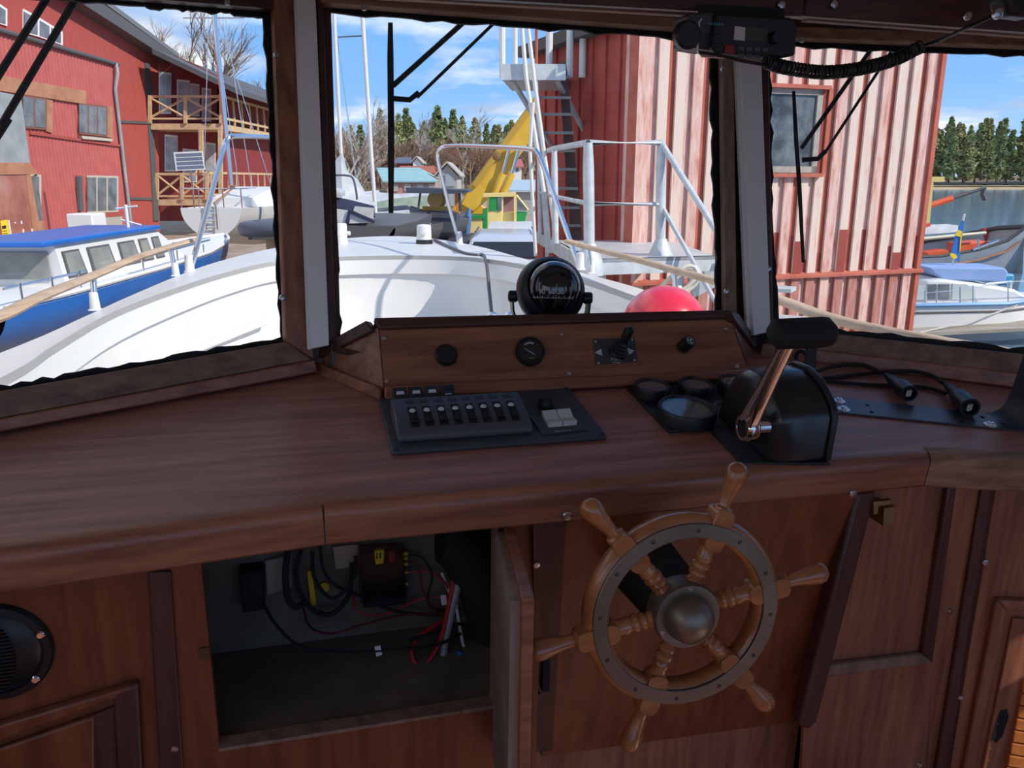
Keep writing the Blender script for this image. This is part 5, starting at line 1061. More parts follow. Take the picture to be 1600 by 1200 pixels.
# white sailing yacht, stern towards us
XY = -7.6; YY = 19.5; zs = W(330, 325, YY).z; hbm = 42 / 1250 * YY * 1.1
cx_ = W(330, 325, YY).x
yb_ = thing('white_sailing_yacht', 'white sailing yacht with rounded transom and tall mast laid up ashore', 'sailing boat', V((cx_ + .5, YY + 3, ZG)))
secs = [((cx_, YY, zs), hbm, .82), ((cx_ + .45, YY + 1.5, zs + .02), hbm * 1.25, 1.0), ((cx_ + 1.2, YY + 4, zs + .05), hbm * 1.35, 1.05), ((cx_ + 2.0, YY + 6.5, zs + .15), hbm * .9, .95), ((cx_ + 2.6, YY + 8.5, zs + .3), .05, .6)]
hm = pm('yacht_grey', (.52, .50, .48), (.62, .60, .58), 1.5, rough=.4)
mk('hull', hullmesh(secs), hm, yb_, smooth=60); mk('deck', deckmesh(secs), gel2, yb_)
tr = []
for k in range(-9, 10):
    a = k / 9; s_ = 1 if a > 0 else -1; tr.append(V((cx_ + hbm * s_ * (1 - (1 - abs(a)) ** 1.8), YY - .01, zs - .82 * (1 - abs(a)) ** .8)))
mk('transom', MB().prism(tr, (0, -.03, 0)), gel2, yb_)
mk('coachroof', MB().loft([[V((cx_ + ox - w, YY + dy, zs + .0)), V((cx_ + ox - w * .8, YY + dy, zs + h)), V((cx_ + ox + w * .8, YY + dy, zs + h)), V((cx_ + ox + w, YY + dy, zs))] for ox, dy, w, h in ((.25, .8, .62, .22), (.5, 1.8, .66, .48), (1.0, 3.6, .6, .42), (1.6, 5.4, .35, .2))]), gel2, yb_, smooth=40)
mk('companion_hatch', MB().box((cx_ + .5, YY + 1.72, zs + .28), (.5, .06, .3)), dkglass, yb_)
ld = mk('stern_ladder', MB().tube([V((cx_ - .12, YY - .08, zs + .1)), V((cx_ - .12, YY - .10, zs - .5))], .018, 6).tube([V((cx_ + .14, YY - .08, zs + .1)), V((cx_ + .14, YY - .10, zs - .5))], .018, 6), stain, yb_)
for k in range(4): mk('ladder_step', MB().cyl(V((cx_ - .12, YY - .1, zs - .45 + k * .16)), V((cx_ + .14, YY - .1, zs - .45 + k * .16)), .018, None, 6), stain, ld)
mk('pushpit', MB().tube(spline([V((cx_ - hbm, YY + .9, zs + .45)), V((cx_ - hbm, YY + .05, zs + .45)), V((cx_, YY - .05, zs + .45)), V((cx_ + hbm, YY + .05, zs + .45)), V((cx_ + hbm * 1.15, YY + .9, zs + .45))]), .016, 6), stain, yb_)
for s_ in (-1, -.4, .4, 1): mk('pushpit_post', MB().cyl(V((cx_ + s_ * hbm, YY + .05, zs)), V((cx_ + s_ * hbm, YY + .05, zs + .45)), .014, None, 6), stain, yb_)
mb0 = W(361, 290, YY + 2.6); mk('mast', MB().tube([mb0, W(334, 15, YY + 2.6), W(326, -70, YY + 2.6)], .065, 10), stain, yb_)
for a, b in (((375, 300), (333, 20)), ((395, 305), (352, 30)), ((318, 300), (326, 25)), ((430, 310), (338, 20))): mk('stay', MB().tube([W(*a, YY + 2.6), W(*b, YY + 2.6)], .010, 5), stain, yb_)
mk('spreader', MB().tube([W(286, 28, YY + 2.6), W(382, 28, YY + 2.6)], .018, 6), stain, yb_)
mk('tiller', MB().tube([V((cx_ + .0, YY + .2, zs + .1)), V((cx_ + .25, YY + 1.1, zs + .5))], .025, 6), w_wheel, yb_)
mk('solar_panel', pprism(FW, [(272, 238), (316, 236), (321, 265), (276, 267)], (0, YY - .1, 0), (0, -1, 0), .04), whtp, yb_)
for k in range(4): mk('solar_cell_row', pprism(FW, [(274 + k * .8, 240.5 + k * 6.5), (315 + k * .9, 238.5 + k * 6.5), (316 + k * .9, 243.5 + k * 6.5), (275 + k * .8, 245.5 + k * 6.5)], (0, YY - .1, 0), (0, -1, 0), .004, .04), pm('solar_blue', (.16, .19, .26), rough=.2) if k == 0 else bpy.data.materials['solar_blue'], yb_, smooth=0)
mk('solar_pole', MB().cyl(W(298, 266, YY - .05), W(304, 325, YY), .02, None, 6), stain, yb_)
mk('keel', MB().prism([(cx_ + .9, YY + 2.6, zs - .9), (cx_ + 1.6, YY + 4.6, zs - .9), (cx_ + 1.5, YY + 4.3, ZG + .15), (cx_ + 1.0, YY + 3.0, ZG + .15)], (.14, 0, 0)), tarn, yb_)
for x_, y_ in ((cx_ - .4, YY + 1.5), (cx_ + 1.6, YY + 1.8), (cx_ + .2, YY + 4), (cx_ + 2.3, YY + 4.4)): stand(yb_, x_, y_, ZG, zs - .5)
gb = thing('grey_rib_boat', 'grey inflatable boat with stern arch beside the white yacht', 'boat', W(425, 366, 15.5))
gc_ = W(440, 358, 15.5); tb = pm('rib_grey', (.10, .115, .15), rough=.6)
mk('tubes', MB().tube(spline([gc_ + V(q) for q in ((-.35, 2.2, 0), (-.62, 1.0, .0), (-.75, .2, .0), (-.4, -.5, .02), (.2, -.8, .05), (.8, -.5, .02), (1.0, .4, 0), (1.0, 2.2, 0))]), .14, 12), tb, gb)
mk('floor', MB().box(gc_ + V((.15, .9, -.12)), (1.4, 2.4, .12)), dgrey, gb); mk('stern_arch', MB().tube(spline([gc_ + V(q) for q in ((-.2, .3, .1), (-.15, .3, .55), (0, .3, .66), (.6, .3, .66), (.75, .3, .5), (.75, .3, .1))]), .02, 8), stain, gb)
for y_ in (0, 1.6): mk('trailer_bunk', MB().box(V((gc_.x + .15, gc_.y + y_, (gc_.z - .2 + ZG) / 2)), (.9, .12, gc_.z - .2 - ZG)), timber, gb)
# ---------------- middle distance ahead of the bow ----------------
def wp(px, y, t=.05, off=0): return pprism(FW, px, (0, y, 0), (0, -1, 0), t, off)
def part(o, nm, px, y, mt, t=.05, off=0, bevel=0): return mk(nm, wp(px, y, t, off), mt, o, smooth=0, bevel=bevel)
navy = pm('navy_canvas', (.018, .022, .055), (.03, .036, .085), 4, rough=.85); tarp = pm('grey_tarp', (.42, .45, .48), (.58, .60, .62), 3, rough=.7, bump=.4, bs=.05); clearv = pm('vinyl_window', (.55, .55, .52), (.72, .72, .70), 3, rough=.25)
Y1 = 15.0
sb = thing('covered_sailing_boat', 'dark sailing boat with navy sprayhood and grey tarpaulin lying ahead of the bow', 'sailing boat', W(550, 380, Y1))
c_ = W(545, 350, Y1)
secs = [((c_.x, Y1 - .6, c_.z), .95, .7), ((c_.x + .1, Y1 + 1, c_.z + .02), 1.1, .9), ((c_.x + .2, Y1 + 3.5, c_.z + .06), 1.0, .9), ((c_.x + .3, Y1 + 6, c_.z + .15), .1, .6)]
mk('hull', hullmesh(secs), dgrey, sb, smooth=60); mk('deck', deckmesh(secs), pm('dark_deck', (.12, .12, .125), rough=.7), sb)
mk('transom', MB().prism([(c_.x - .95, Y1 - .6, c_.z), (c_.x + .95, Y1 - .6, c_.z), (c_.x + .5, Y1 - .6, c_.z - .6), (c_.x - .5, Y1 - .6, c_.z - .6)], (0, -.03, 0)), dgrey, sb)
hood = [(500, 305, 0), (520, 308, 0), (545, 313, 0), (583, 324, 0)]
mk('sprayhood', MB().loft([[W(x_, y_, Y1 - .3), W(x_ + 2, y_ + 16, Y1 - .5), W(x_ + 2, y_ + 18, Y1 + .9), W(x_, y_ - 1, Y1 + .9)] for x_, y_ in ((496, 306), (522, 308), (548, 313), (584, 322))]), navy, sb)
part(sb, 'hood_window', [(520, 325), (547, 329), (541, 348), (522, 347)], Y1 - .5, clearv); part(sb, 'hood_window', [(551, 331), (581, 343), (580, 348), (546, 349)], Y1 - .5, clearv); part(sb, 'hood_side', [(555, 322), (584, 325), (584, 342), (552, 330)], Y1 - .48, clearv, .03)
part(sb, 'hood_edge', [(545, 328), (552, 329), (586, 345), (584, 349), (548, 334), (543, 350), (539, 350)], Y1 - .52, navy, .04, .03)
mk('tarpaulin', MB().loft([[W(x_, y_, Y1 + .9), W(x_ + dx, yb2, Y1 + .4), W(x_ + dx + 4, yb2, Y1 + 1.6), W(x_ + 3, y_, Y1 + 1.3)] for x_, y_, dx, yb2 in ((515, 262, 0, 318), (533, 240, 2, 318), (540, 268, 16, 318), (556, 280, 22, 320), (566, 300, 20, 322))]), tarp, sb)
mk('hood_frame', MB().tube(spline([W(520, 274, Y1 - .1), W(540, 274, Y1 - .1), W(551, 278, Y1 - .1), W(556, 296, Y1 - .1), W(558, 312, Y1 - .1)]), .02, 6), dgrey, sb)
mk('radome', MB().lathe(W(527, 306, Y1 - .3), (0, 0, 1), [(.13, 0), (.15, .05), (.14, .10), (.02, .14)], 16), pm('radome_grey', (.5, .53, .55), rough=.5), sb)
mk('mast', MB().tube([W(548, 312, Y1 + 1.5), W(533, 240, Y1 + 1.5), W(522, 20, Y1 + 1.5), W(519, -60, Y1 + 1.5)], .034, 10), gel2, sb)
mk('stay', MB().tube([W(561, 312, Y1 + 1.6), W(524, 40, Y1 + 1.6)], .01, 5), stain, sb)
s2 = thing('grey_sloop', 'sloop with tall slender white mast moored behind the covered sailing boat', 'sailing boat', W(600, 365, 18))
c_ = W(625, 352, 18)
secs = [((c_.x - .9, 17.2, c_.z), .8, .6), ((c_.x - .3, 18.5, c_.z), 1.0, .8), ((c_.x + .5, 20.5, c_.z + .05), .9, .8), ((c_.x + 1.2, 22.4, c_.z + .12), .05, .5)]
mk('hull', hullmesh(secs), dgrey, s2, smooth=60); mk('deck', deckmesh(secs), pm('grey_deck', (.09, .09, .095), rough=.7), s2)
mk('cabin', MB().loft([[W(x_, y_, 18.6), W(x_ + 2, y_ + 12, 18.4), W(x_ + 2, y_ + 12, 20), W(x_, y_, 20)] for x_, y_ in ((600, 338), (612, 335), (660, 336), (672, 342))]), pm('grey_cabin', (.34, .34, .33), rough=.6), s2)
mk('mast', MB().tube([W(588, 350, 18.6), W(580, 240, 18.6), W(566, 20, 18.6), W(562, -60, 18.6)], .045, 10), gel2, s2)
mk('spreader', MB().tube([W(528, 58, 18.6), W(566, 56, 18.6)], .015, 6), dgrey, s2)
mk('boom_cover', MB().tube([W(590, 338, 18.5), W(640, 334, 18.5)], .09, 8), tarp, s2)
tag(mk('green_sail_bag', MB().ball(W(640, 357, 19.3), .30, 16, 10, (1.15, .8, .72)), pm('bag_green', (.02, .07, .05), (.04, .10, .07), 9, rough=.8, bump=.5, bs=.03), smooth=80), 'dark green sail bag lying beside the deck lamp', 'bag')
tag(mk('green_tarpaulin', MB().loft([[W(x_, y_, 24), W(x_ + 1, 340, 23), W(x_ + 1, 340, 26), W(x_, y_ + 1, 26)] for x_, y_ in ((588, 316), (610, 311), (640, 308), (668, 305))]), pm('tarp_green', (.24, .30, .21), (.33, .38, .28), 4, rough=.9, bump=.5, bs=.06)), 'faded green tarpaulin over a stored boat', 'tarpaulin')
tag(mk('grey_tarpaulin', MB().loft([[W(x_, y_, 27), W(x_ + 1, 330, 26), W(x_ + 1, 330, 29), W(x_, y_ + 1, 29)] for x_, y_ in ((555, 303), (590, 300), (620, 303), (668, 300), (690, 308))]), tarp), 'crumpled pale grey tarpaulin behind the green one', 'tarpaulin')
# work barge wheelhouse
bg = thing('work_barge', 'dark work barge with glazed grey wheelhouse and yellow winch ahead of the bow', 'boat', W(690, 368, 19))
YB2 = 19; slt = pm('barge_slate', (.05, .06, .085), (.07, .08, .11), 3, rough=.6)
part(bg, 'hull', [(560, 358), (800, 366), (790, 385), (560, 378)], YB2, slt, 3.0, -3); part(bg, 'house_base', [(655, 330), (718, 333), (718, 358), (653, 356)], YB2, slt, 1.4, -1.4); part(bg, 'house_sill', [(653, 326), (720, 330), (720, 337), (652, 334)], YB2, slt, 1.5, -1.45)
part(bg, 'roof', [(648, 292), (662, 292), (738, 296), (738, 299), (718, 301), (650, 300)], YB2, slt, 1.8, -1.6)
for q in ([(656, 298), (659, 298), (655, 328), (652, 328)], [(716, 298), (720, 298), (721, 330), (717, 330)]): part(bg, 'corner_post', q, YB2, slt, .06); part(bg, 'corner_post', q, YB2 + 1.3, slt, .06)
part(bg, 'pane', [(659, 300), (716, 300), (717, 327), (656, 325)], YB2, glass, .01, -.03)
mk('winch', MB().lathe(W(686, 313, YB2 + .7), (-.35, -1, .1), [(.19, 0), (.19, .03), (.06, .04), (.06, .22), (.19, .23), (.19, .26)], 20), pm('winch_yellow', (.72, .42, .03), rough=.5), bg)
part(bg, 'winch_bed', [(662, 322), (712, 322), (712, 328), (662, 328)], YB2 + .7, bpy.data.materials['winch_yellow'], .3)
part(bg, 'orange_post', [(711, 300), (719, 300), (719, 335), (711, 334)], YB2 + .9, pm('orange_paint', (.80, .30, .03), rough=.5), .12)
# crane
yel = pm('crane_yellow', (.74, .42, .03), (.82, .52, .07), 2, rough=.5); pal = pm('pale_yellow', (.80, .60, .20), (.85, .68, .28), 3, rough=.6); grn = pm('machine_green', (.02, .28, .06), rough=.5)
YK = 26
cr_ = thing('yellow_crane', 'yellow mobile crane with raised box boom behind the barge', 'crane', W(770, 360, YK))
def boom(q, t, off=0): return wp(q, YK, t, off)
mk('boom', boom([(722, 318), (738, 288), (822, 172), (880, 90), (905, 110), (846, 196), (768, 306), (742, 330)], 1.0, -.5), yel, cr_, bevel=.04)
mk('boom_edge', boom([(738, 288), (822, 172), (880, 90), (886, 95), (828, 178), (744, 293)], .05, .52), pm('crane_edge', (.55, .33, .05), rough=.6), cr_)
for dx in (0, 13):
    mk('ram_cylinder', MB().cyl(W(772 + dx, 305, YK - .6), W(785 + dx * 1.1, 271, YK - .6), .12), yel, cr_); mk('ram_rod', MB().cyl(W(785 + dx * 1.1, 271, YK - .6), W(795 + dx * 1.2, 232, YK - .6), .06), stain, cr_)
mk('hook_plate', MB().lathe(W(776, 244, YK - .52), (0, -1, 0), [(.14, 0), (.14, .05), (.05, .08)], 14), pm('hook_brown', (.25, .14, .05), rough=.6), cr_)
part(cr_, 'turntable', [(720, 312), (745, 316), (770, 330), (790, 335), (790, 362), (720, 358)], YK + .4, yel, 1.2, -1.2); part(cr_, 'chassis', [(715, 352), (830, 355), (830, 372), (715, 370)], YK + .2, grn, 1.6, -1.6)
for x_ in (735, 765, 800): mk('wheel', MB().lathe(V((W(x_, 370, YK - .1).x, YK - .1, ZG + .5)), (0, -1, 0), [(.5, -.3), (.5, .0), (.42, .04), (.2, .02), (.001, .02)], 18), blkm, cr_)
mc_ = thing('yellow_green_loader', 'pale yellow and green machine with open cab beside the crane', 'vehicle', W(780, 366, 23))
YQ = 23
part(mc_, 'engine_cover', [(719, 338), (756, 339), (756, 364), (718, 362)], YQ, pal, 1.0, -1, .03); part(mc_, 'cover_top', [(719, 334), (760, 334), (760, 339), (719, 339)], YQ, grn, 1.1, -1.05)
part(mc_, 'cab_side', [(762, 304), (786, 304), (786, 366), (762, 366)], YQ, pal, .9, -.9, .03); part(mc_, 'cab_rear_post', [(755, 326), (762, 324), (762, 366), (756, 366)], YQ, grn, .5, -.5)
part(mc_, 'door_window', [(765, 308), (784, 307), (784, 329), (764, 330)], YQ, grn, .02, .0); part(mc_, 'door_glass', [(777, 308), (784, 307), (784, 329), (778, 330)], YQ, bglass, .02, .015)
part(mc_, 'cab_roof', [(757, 302), (806, 300), (806, 306), (757, 307)], YQ, pal, 1.0, -.95); part(mc_, 'cab_post', [(803, 304), (807, 304), (807, 350), (803, 350)], YQ, pal, .06)
part(mc_, 'cab_opening', [(787, 307), (803, 307), (803, 332), (787, 332)], YQ, pm('cab_mauve', (.30, .17, .20), rough=.8), .03, -.5); part(mc_, 'control_box', [(787, 332), (803, 330), (804, 352), (787, 352)], YQ, pal, .5, -.6)
part(mc_, 'windscreen', [(808, 309), (823, 326), (822, 329), (808, 329)], YQ, bglass, .04); part(mc_, 'front_panel', [(806, 330), (823, 330), (818, 349), (804, 349)], YQ, grn, .7, -.7); mk('front_strut', MB().tube([W(807, 305, YQ), W(825, 328, YQ)], .035, 6), pal, mc_)
part(mc_, 'skirt', [(718, 362), (806, 364), (806, 372), (718, 370)], YQ, grn, 1.0, -1.0)
for x_ in (732, 795): mk('wheel', MB().lathe(V((W(x_, 370, YQ).x, YQ + .15, ZG + .35)), (0, -1, 0), [(.35, -.3), (.35, 0), (.28, .04), (.001, .03)], 16), blkm, mc_)
tag(mk('hanging_rag', MB().tube([W(729, 365, 21), W(731, 340, 21), W(733, 325, 21)], [.09, .10, .04], 8), pm('hose_blue', (.10, .20, .42), rough=.6)), 'blue and white rag hanging beside the barge wheelhouse', 'rag')
# silver car and white van
YV = 14.6
vz = ZG; silver = pm('car_silver', (.62, .65, .70), rough=.3, metal=.2, coat=.4)
car = thing('silver_estate_car', 'silver estate car parked just beyond the bow beside the steel landing', 'car', V((W(790, 390, YV).x, YV + 1.5, ZG)))
cxv = W(790, 390, YV).x - .02
body = []
for w, z in ((.80, -2.25), (.86, -1.9), (.86, -1.55), (.78, -1.42), (.62, -1.07), (.5, -1.0)): body.append((w, z))
prof_ = [V((cxv - w, 0, z)) for w, z in body] + [V((cxv + w, 0, z)) for w, z in reversed(body)]
mk('body', MB().loft([[V((p.x, YV + dy, max(min(p.z, zc), -2.3))) for p in prof_] for dy, zc in ((0, -1.45), (.05, -1.42), (.35, -1.05), (.6, -1.0), (2.4, -1.0), (3.2, -1.45), (4.2, -1.55))]), silver, car, smooth=45)
mk('rear_window', MB().prism([(cxv - .68, YV + .05, -1.38), (cxv + .68, YV + .05, -1.38), (cxv + .56, YV + .28, -1.13), (cxv - .56, YV + .28, -1.13)], (0, -.03, .02)), dkglass, car)
for s_ in (-1, 1):
    mk('side_window', MB().prism([(cxv + s_ * .79, YV + .7, -1.42), (cxv + s_ * .79, YV + 2.6, -1.42), (cxv + s_ * .67, YV + 2.2, -1.12), (cxv + s_ * .67, YV + .7, -1.12)], (s_ * .015, 0, .004)), dkglass, car); mk('tail_lamp', MB().box((cxv + s_ * .78, YV + .01, -1.62), (.14, .06, .25)), pm('tail_red', (.5, .02, .02), rough=.3) if s_ < 0 else bpy.data.materials['tail_red'], car)
    for dy in (.7, 3.3): mk('wheel', MB().lathe((cxv + s_ * .70, YV + dy, ZG + .3), (s_, 0, 0), [(.3, -.15), (.3, .14), (.22, .17), (.001, .15)], 18), blkm, car)
    mk('roof_bar', MB().tube([V((cxv + s_ * .55, YV + .6, -.96)), V((cxv + s_ * .55, YV + 2.2, -.96))], .02, 6), dgrey, car)
van = thing('white_van', 'white van parked behind the silver car', 'van', W(815, 380, 19)); vx = W(812, 350, 19).x
mk('body', MB().loft([[V((vx + x_, 19 + dy, z_)) for x_, z_ in ((-.9, -2.2), (-.9, -1.5), (-.75, zc), (.75, zc), (.9, -1.5), (.9, -2.2))] for dy, zc in ((0, -1.22), (.1, -1.12), (3, -1.10), (3.6, -1.45), (4.3, -1.5))]), gel2, van, smooth=40)
mk('rear_window', MB().prism([(vx - .65, 18.99, -1.48), (vx + .65, 18.99, -1.48), (vx + .6, 19.02, -1.25), (vx - .6, 19.02, -1.25)], (0, -.02, 0)), dkglass, van)
for s_ in (-1, 1):
    for dy in (.7, 3.4): mk('wheel', MB().lathe((vx + s_ * .75, 19 + dy, ZG + .32), (s_, 0, 0), [(.32, -.15), (.32, .14), (.001, .15)], 16), blkm, van)
# ---------------- houses on the far side ----------------
def house(nm, label, x0, x1, yb, ye, yr, Y, wallm, roofm, depth=7, ridge=None, gable=False):
    h = thing(nm, label, 'house', V((W((x0 + x1) / 2, yb, Y).x, Y, min(W(x0, yb, Y).z, ZG))), FW)
    A, Bq = W(x0, ye, Y), W(x1, ye, Y); zb_ = min(W(x0, yb, Y).z, ZG); hr = W(x0, yr, Y).z
    mk('wall', MB().prism([(A.x, Y, zb_), (Bq.x, Y, zb_), (Bq.x, Y + depth, zb_), (A.x, Y + depth, zb_)], (0, 0, A.z - zb_)), wallm, h)
    o_ = .35
    if gable:
        mx_ = (A.x + Bq.x) / 2
        mk('gable', MB().prism([(A.x, Y, A.z), (Bq.x, Y, A.z), (mx_, Y, hr)], (0, depth, 0)), wallm, h)
        for s_, e_ in ((-1, A.x), (1, Bq.x)): mk('roof', MB().prism([(mx_, Y - o_, hr + .12), (e_ + s_ * o_, Y - o_, A.z - .12), (e_ + s_ * o_, Y - o_, A.z + .03), (mx_, Y - o_, hr + .30)], (0, depth + 2 * o_, 0)), roofm, h)
    else:
        rl, rr_ = (ridge or (x0, x1)); RL, RR = W(rl, yr, Y), W(rr_, yr, Y); ym_ = Y + depth / 2
        f_ = (ym_ / Y); RLx, RRx, rz_ = RL.x * f_, RR.x * f_, hr * f_
        mk('roof', MB().prism([(A.x - o_, Y - o_, A.z), (Bq.x + o_, Y - o_, A.z), (RRx, ym_, rz_), (RLx, ym_, rz_)], (0, .0, .15)), roofm, h)
        mk('roof', MB().prism([(A.x - o_, Y + depth + o_, A.z), (Bq.x + o_, Y + depth + o_, A.z), (RRx, ym_, rz_), (RLx, ym_, rz_)], (0, 0, .15)), roofm, h)
        for xa, xr_ in ((A.x, RLx), (Bq.x, RRx)): mk('gable', MB().prism([(xa, Y, A.z), (xa, Y + depth, A.z), (xr_, ym_, rz_)], (.1 if xa == A.x else -.1, 0, 0)), wallm, h)
    return h
teal = pm('roof_teal', (.26, .46, .48), (.32, .52, .53), 1, rough=.6); pinkw = pm('boarded_pink', (.42, .20, .17), (.52, .34, .30), 2, (5, 5, .4), .85); tile = pm('roof_tile', (.36, .10, .06), (.42, .14, .08), 2, rough=.8); gwall = pm('grey_boards', (.38, .36, .33), (.48, .45, .42), 2, rough=.85); paleb = pm('pale_roof', (.42, .52, .60), rough=.6)
hb_ = house('boat_shed', 'long red boarded boat shed with a teal metal roof', 604, 680, 300, 285, 264, 90, pinkw, teal, 9, (588, 655))
for x_ in (612, 632, 652, 670): part(hb_, 'board_door', [(x_, 287), (x_ + 10, 287), (x_ + 10, 299), (x_, 299)], 90, gwall, .1)
h_ = house('hill_cottage', 'small red cottage with dark solar roof among the trees', 620, 642, 262, 256, 247, 125, dk_red, pm('solar_roof', (.10, .11, .15), rough=.4), 6)
house('white_gable_cottage', 'tiny pale gabled cottage beside the dark-roofed one', 645, 657, 262, 254, 247, 124, whtp, gwall, 5, gable=True)
house('tile_roof_house', 'house with a red tiled roof behind the teal-roofed shed', 625, 678, 290, 272, 261, 108, dk_red, tile, 8)
h_ = house('grey_boathouse', 'grey boarded gabled boathouse beside the teal-roofed shed', 684, 714, 292, 274, 257, 80, gwall, gwall, 7, gable=True)
part(h_, 'board_door', [(696, 272), (711, 272), (711, 291), (696, 291)], 80, pm('door_bluegrey', (.34, .38, .42), rough=.8), .1)
h_ = house('red_white_house', 'red roofed white-trimmed house behind the crane rams', 784, 815, 270, 262, 250, 120, whtp, pm('roof_red', (.45, .13, .12), rough=.7), 7)
for x_ in (790, 798, 806): part(h_, 'window', [(x_, 263), (x_ + 4, 263), (x_ + 4, 268), (x_, 268)], 120, bglass, .1)
house('pale_roof_shed', 'low shed with a pale blue-grey roof behind the loader', 765, 850, 302, 300, 284, 60, gwall, paleb, 8, (770, 840))
# ---------------- water side to starboard ----------------
ZQ = ZW
tb_ = thing('grey_tug', 'grey tug with orange deck gear and covered load moored across the water', 'boat', W(1500, 420, 30))
YT = 30; torg = pm('tug_orange', (.78, .11, .03), (.82, .16, .06), 3, rough=.5); tgry = pm('tug_grey', (.30, .33, .36), (.36, .39, .42), 2, rough=.55)
def wl(x, y, Y): return W(x, y, Y)
hs_ = [((1400, 405), (1400, 430)), ((1470, 402), (1470, 424)), ((1530, 392), (1530, 416)), ((1575, 378), (1572, 408)), ((1597, 362), (1590, 396)), ((1604, 356), (1600, 385))]
near = [wl(*a, YT) for a, b in hs_]; nb_ = [V((wl(*b, YT).x, YT + .2, ZW - .1)) for a, b in hs_]
hwid = [2.2, 2.2, 2.1, 1.6, .8, .05]
far = [V((p.x, p.y + w * 2, p.z)) for p, w in zip(near, hwid)]; fb_ = [V((p.x, p.y + w * 2 - .3, ZW - .1)) for p, w in zip(near, hwid)]
mk('hull', MB().loft([nb_, near, [p + V((0, .12, 0)) for p in near]], closed_v=False, cap=False).loft([fb_, far, [p - V((0, .12, 0)) for p in far]], closed_v=False, cap=False), tgry, tb_, smooth=50)
mk('deck', MB().loft([[p - V((0, 0, .35)) for p in near], [p - V((0, 0, .35)) for p in far]], closed_v=False, cap=False), tgry, tb_)
mk('bulwark_rail', MB().tube([p + V((0, .05, .03)) for p in near], .07, 6).tube([p + V((0, -.05, .05)) for p in far], .09, 6), pm('tug_black', (.06, .055, .055), rough=.6), tb_)
mk('hull_streak', MB().tube([p - V((0, .02, .35)) for p in near[1:5]], .04, 6), tarn, tb_)
part(tb_, 'bow_bulkhead', [(1534, 356), (1566, 354), (1574, 382), (1540, 384)], YT + 2, pm('tug_red', (.40, .06, .05), rough=.6), .1); part(tb_, 'bow_bulkhead', [(1552, 354), (1578, 353), (1592, 374), (1572, 382)], YT + 2.4, torg, .1)
part(tb_, 'hatch_coaming', [(1434, 392), (1465, 388), (1465, 400), (1434, 401)], YT + .5, torg, .8, -.8); part(tb_, 'deck_box', [(1478, 378), (1526, 374), (1527, 391), (1478, 392)], YT + 1, torg, .8, -.8, .05)
part(tb_, 'deck_box', [(1420, 350), (1444, 348), (1444, 352), (1434, 355), (1433, 384), (1422, 385)], YT + 1, torg, .5, -.5)
mk('covered_load', MB().loft([[wl(x_, y_, YT + 1.6), wl(x_, y_ + h__, YT + 1.2), wl(x_, y_ + h__, YT + 3), wl(x_, y_, YT + 2.8)] for x_, y_, h__ in ((1436, 354, 12), (1450, 351, 15), (1480, 350, 14), (1497, 352, 10))]), tarp, tb_)
mk('spar', MB().tube([wl(1432, 374, YT + .8), wl(1540, 364, YT + .8)], .07, 6), pm('spar_cream', (.72, .66, .48), rough=.6), tb_)
mk('boom', MB().tube([wl(1450, 322, YT + 1.5), wl(1488, 310, YT + 1.5)], .12, 8), torg, tb_); mk('boom_tip', MB().tube([wl(1488, 310, YT + 1.5), wl(1540, 293, YT + 1.5)], .07, 6), dgrey, tb_)
mk('boom_hook', MB().tube([wl(1537, 295, YT + 1.5), wl(1535, 304, YT + 1.5), wl(1539, 312, YT + 1.5)], .09, 6), dgrey, tb_)
fr_ = mk('yellow_gantry', merge(*[wp(q, YT + .5, .18) for q in ([(1437, 283), (1442, 283), (1438, 347), (1433, 347)], [(1449, 284), (1455, 284), (1449, 348), (1443, 348)], [(1436, 276), (1472, 276), (1472, 284), (1436, 285)])]), pm('gantry_yellow', (.72, .56, .20), rough=.6), tb_, smooth=0)
mk('deck_rail', MB().tube([wl(1520, 390, YT), wl(1560, 376, YT)], .04, 6).tube([wl(1528, 374, YT), wl(1528, 390, YT)], .04, 6), stain, tb_)
tr_ = pm('tug_tyre', (.02, .02, .02), rough=.8); mk('bow_fender', MB().lathe(wl(1589, 364, YT + 1), (0, -1, 0), [(.18, 0), (.28, .05), (.28, .2), (.18, .25)], 14), tr_, tb_)
# white cabin cruiser
YC2 = 17.0
cc_ = thing('white_cabin_cruiser', 'white cabin cruiser with blue canvas top and flag at its pontoon', 'boat', V((W(1500, 500, YC2).x, YC2 + 1, ZW)))
bw_ = W(1410, 476, YC2); bx0, bx1 = W(1330, 476, YC2).x, W(1680, 476, YC2).x; zd = W(1500, 477, YC2).z
lb_ = bx1 - bx0
hr_ = []
for f, w, dz_ in ((0, .75, 0), (.3, 1.0, .0), (.7, .95, .03), (.9, .6, .08), (1, .05, .12)):
    x_ = bx0 + lb_ * f; hr_.append([V((x_, YC2 + 1 - w, zd + dz_)), V((x_, YC2 + 1 - w * 1.02, zd - .25)), V((x_, YC2 + 1 - w * .97, ZW - .1)), V((x_, YC2 + 1 + w * .7, ZW - .1)), V((x_, YC2 + 1 + w, zd + dz_))])
mk('hull', MB().loft(hr_), gel2, cc_, smooth=50)
mk('blue_band', MB().tube([r_[0] + V((0, -.03, .0)) for r_ in hr_], .05, 6), pm('band_blue', (.16, .36, .62), rough=.5), cc_); mk('rubbing_line', MB().tube([r_[0] + V((0, -.02, -.16)) for r_ in hr_], .025, 6), dgrey, cc_)
YF = YC2 + .35
mk('cabin', wp([(1400, 470), (1400, 428), (1425, 425), (1480, 432), (1530, 440), (1550, 452), (1558, 471)], YF, 1.4, -1.4), gel2, cc_, bevel=.06)
wf_ = [(1417, 445, 1444, 468), (1449, 444, 1463, 468), (1466, 444, 1483, 468)]
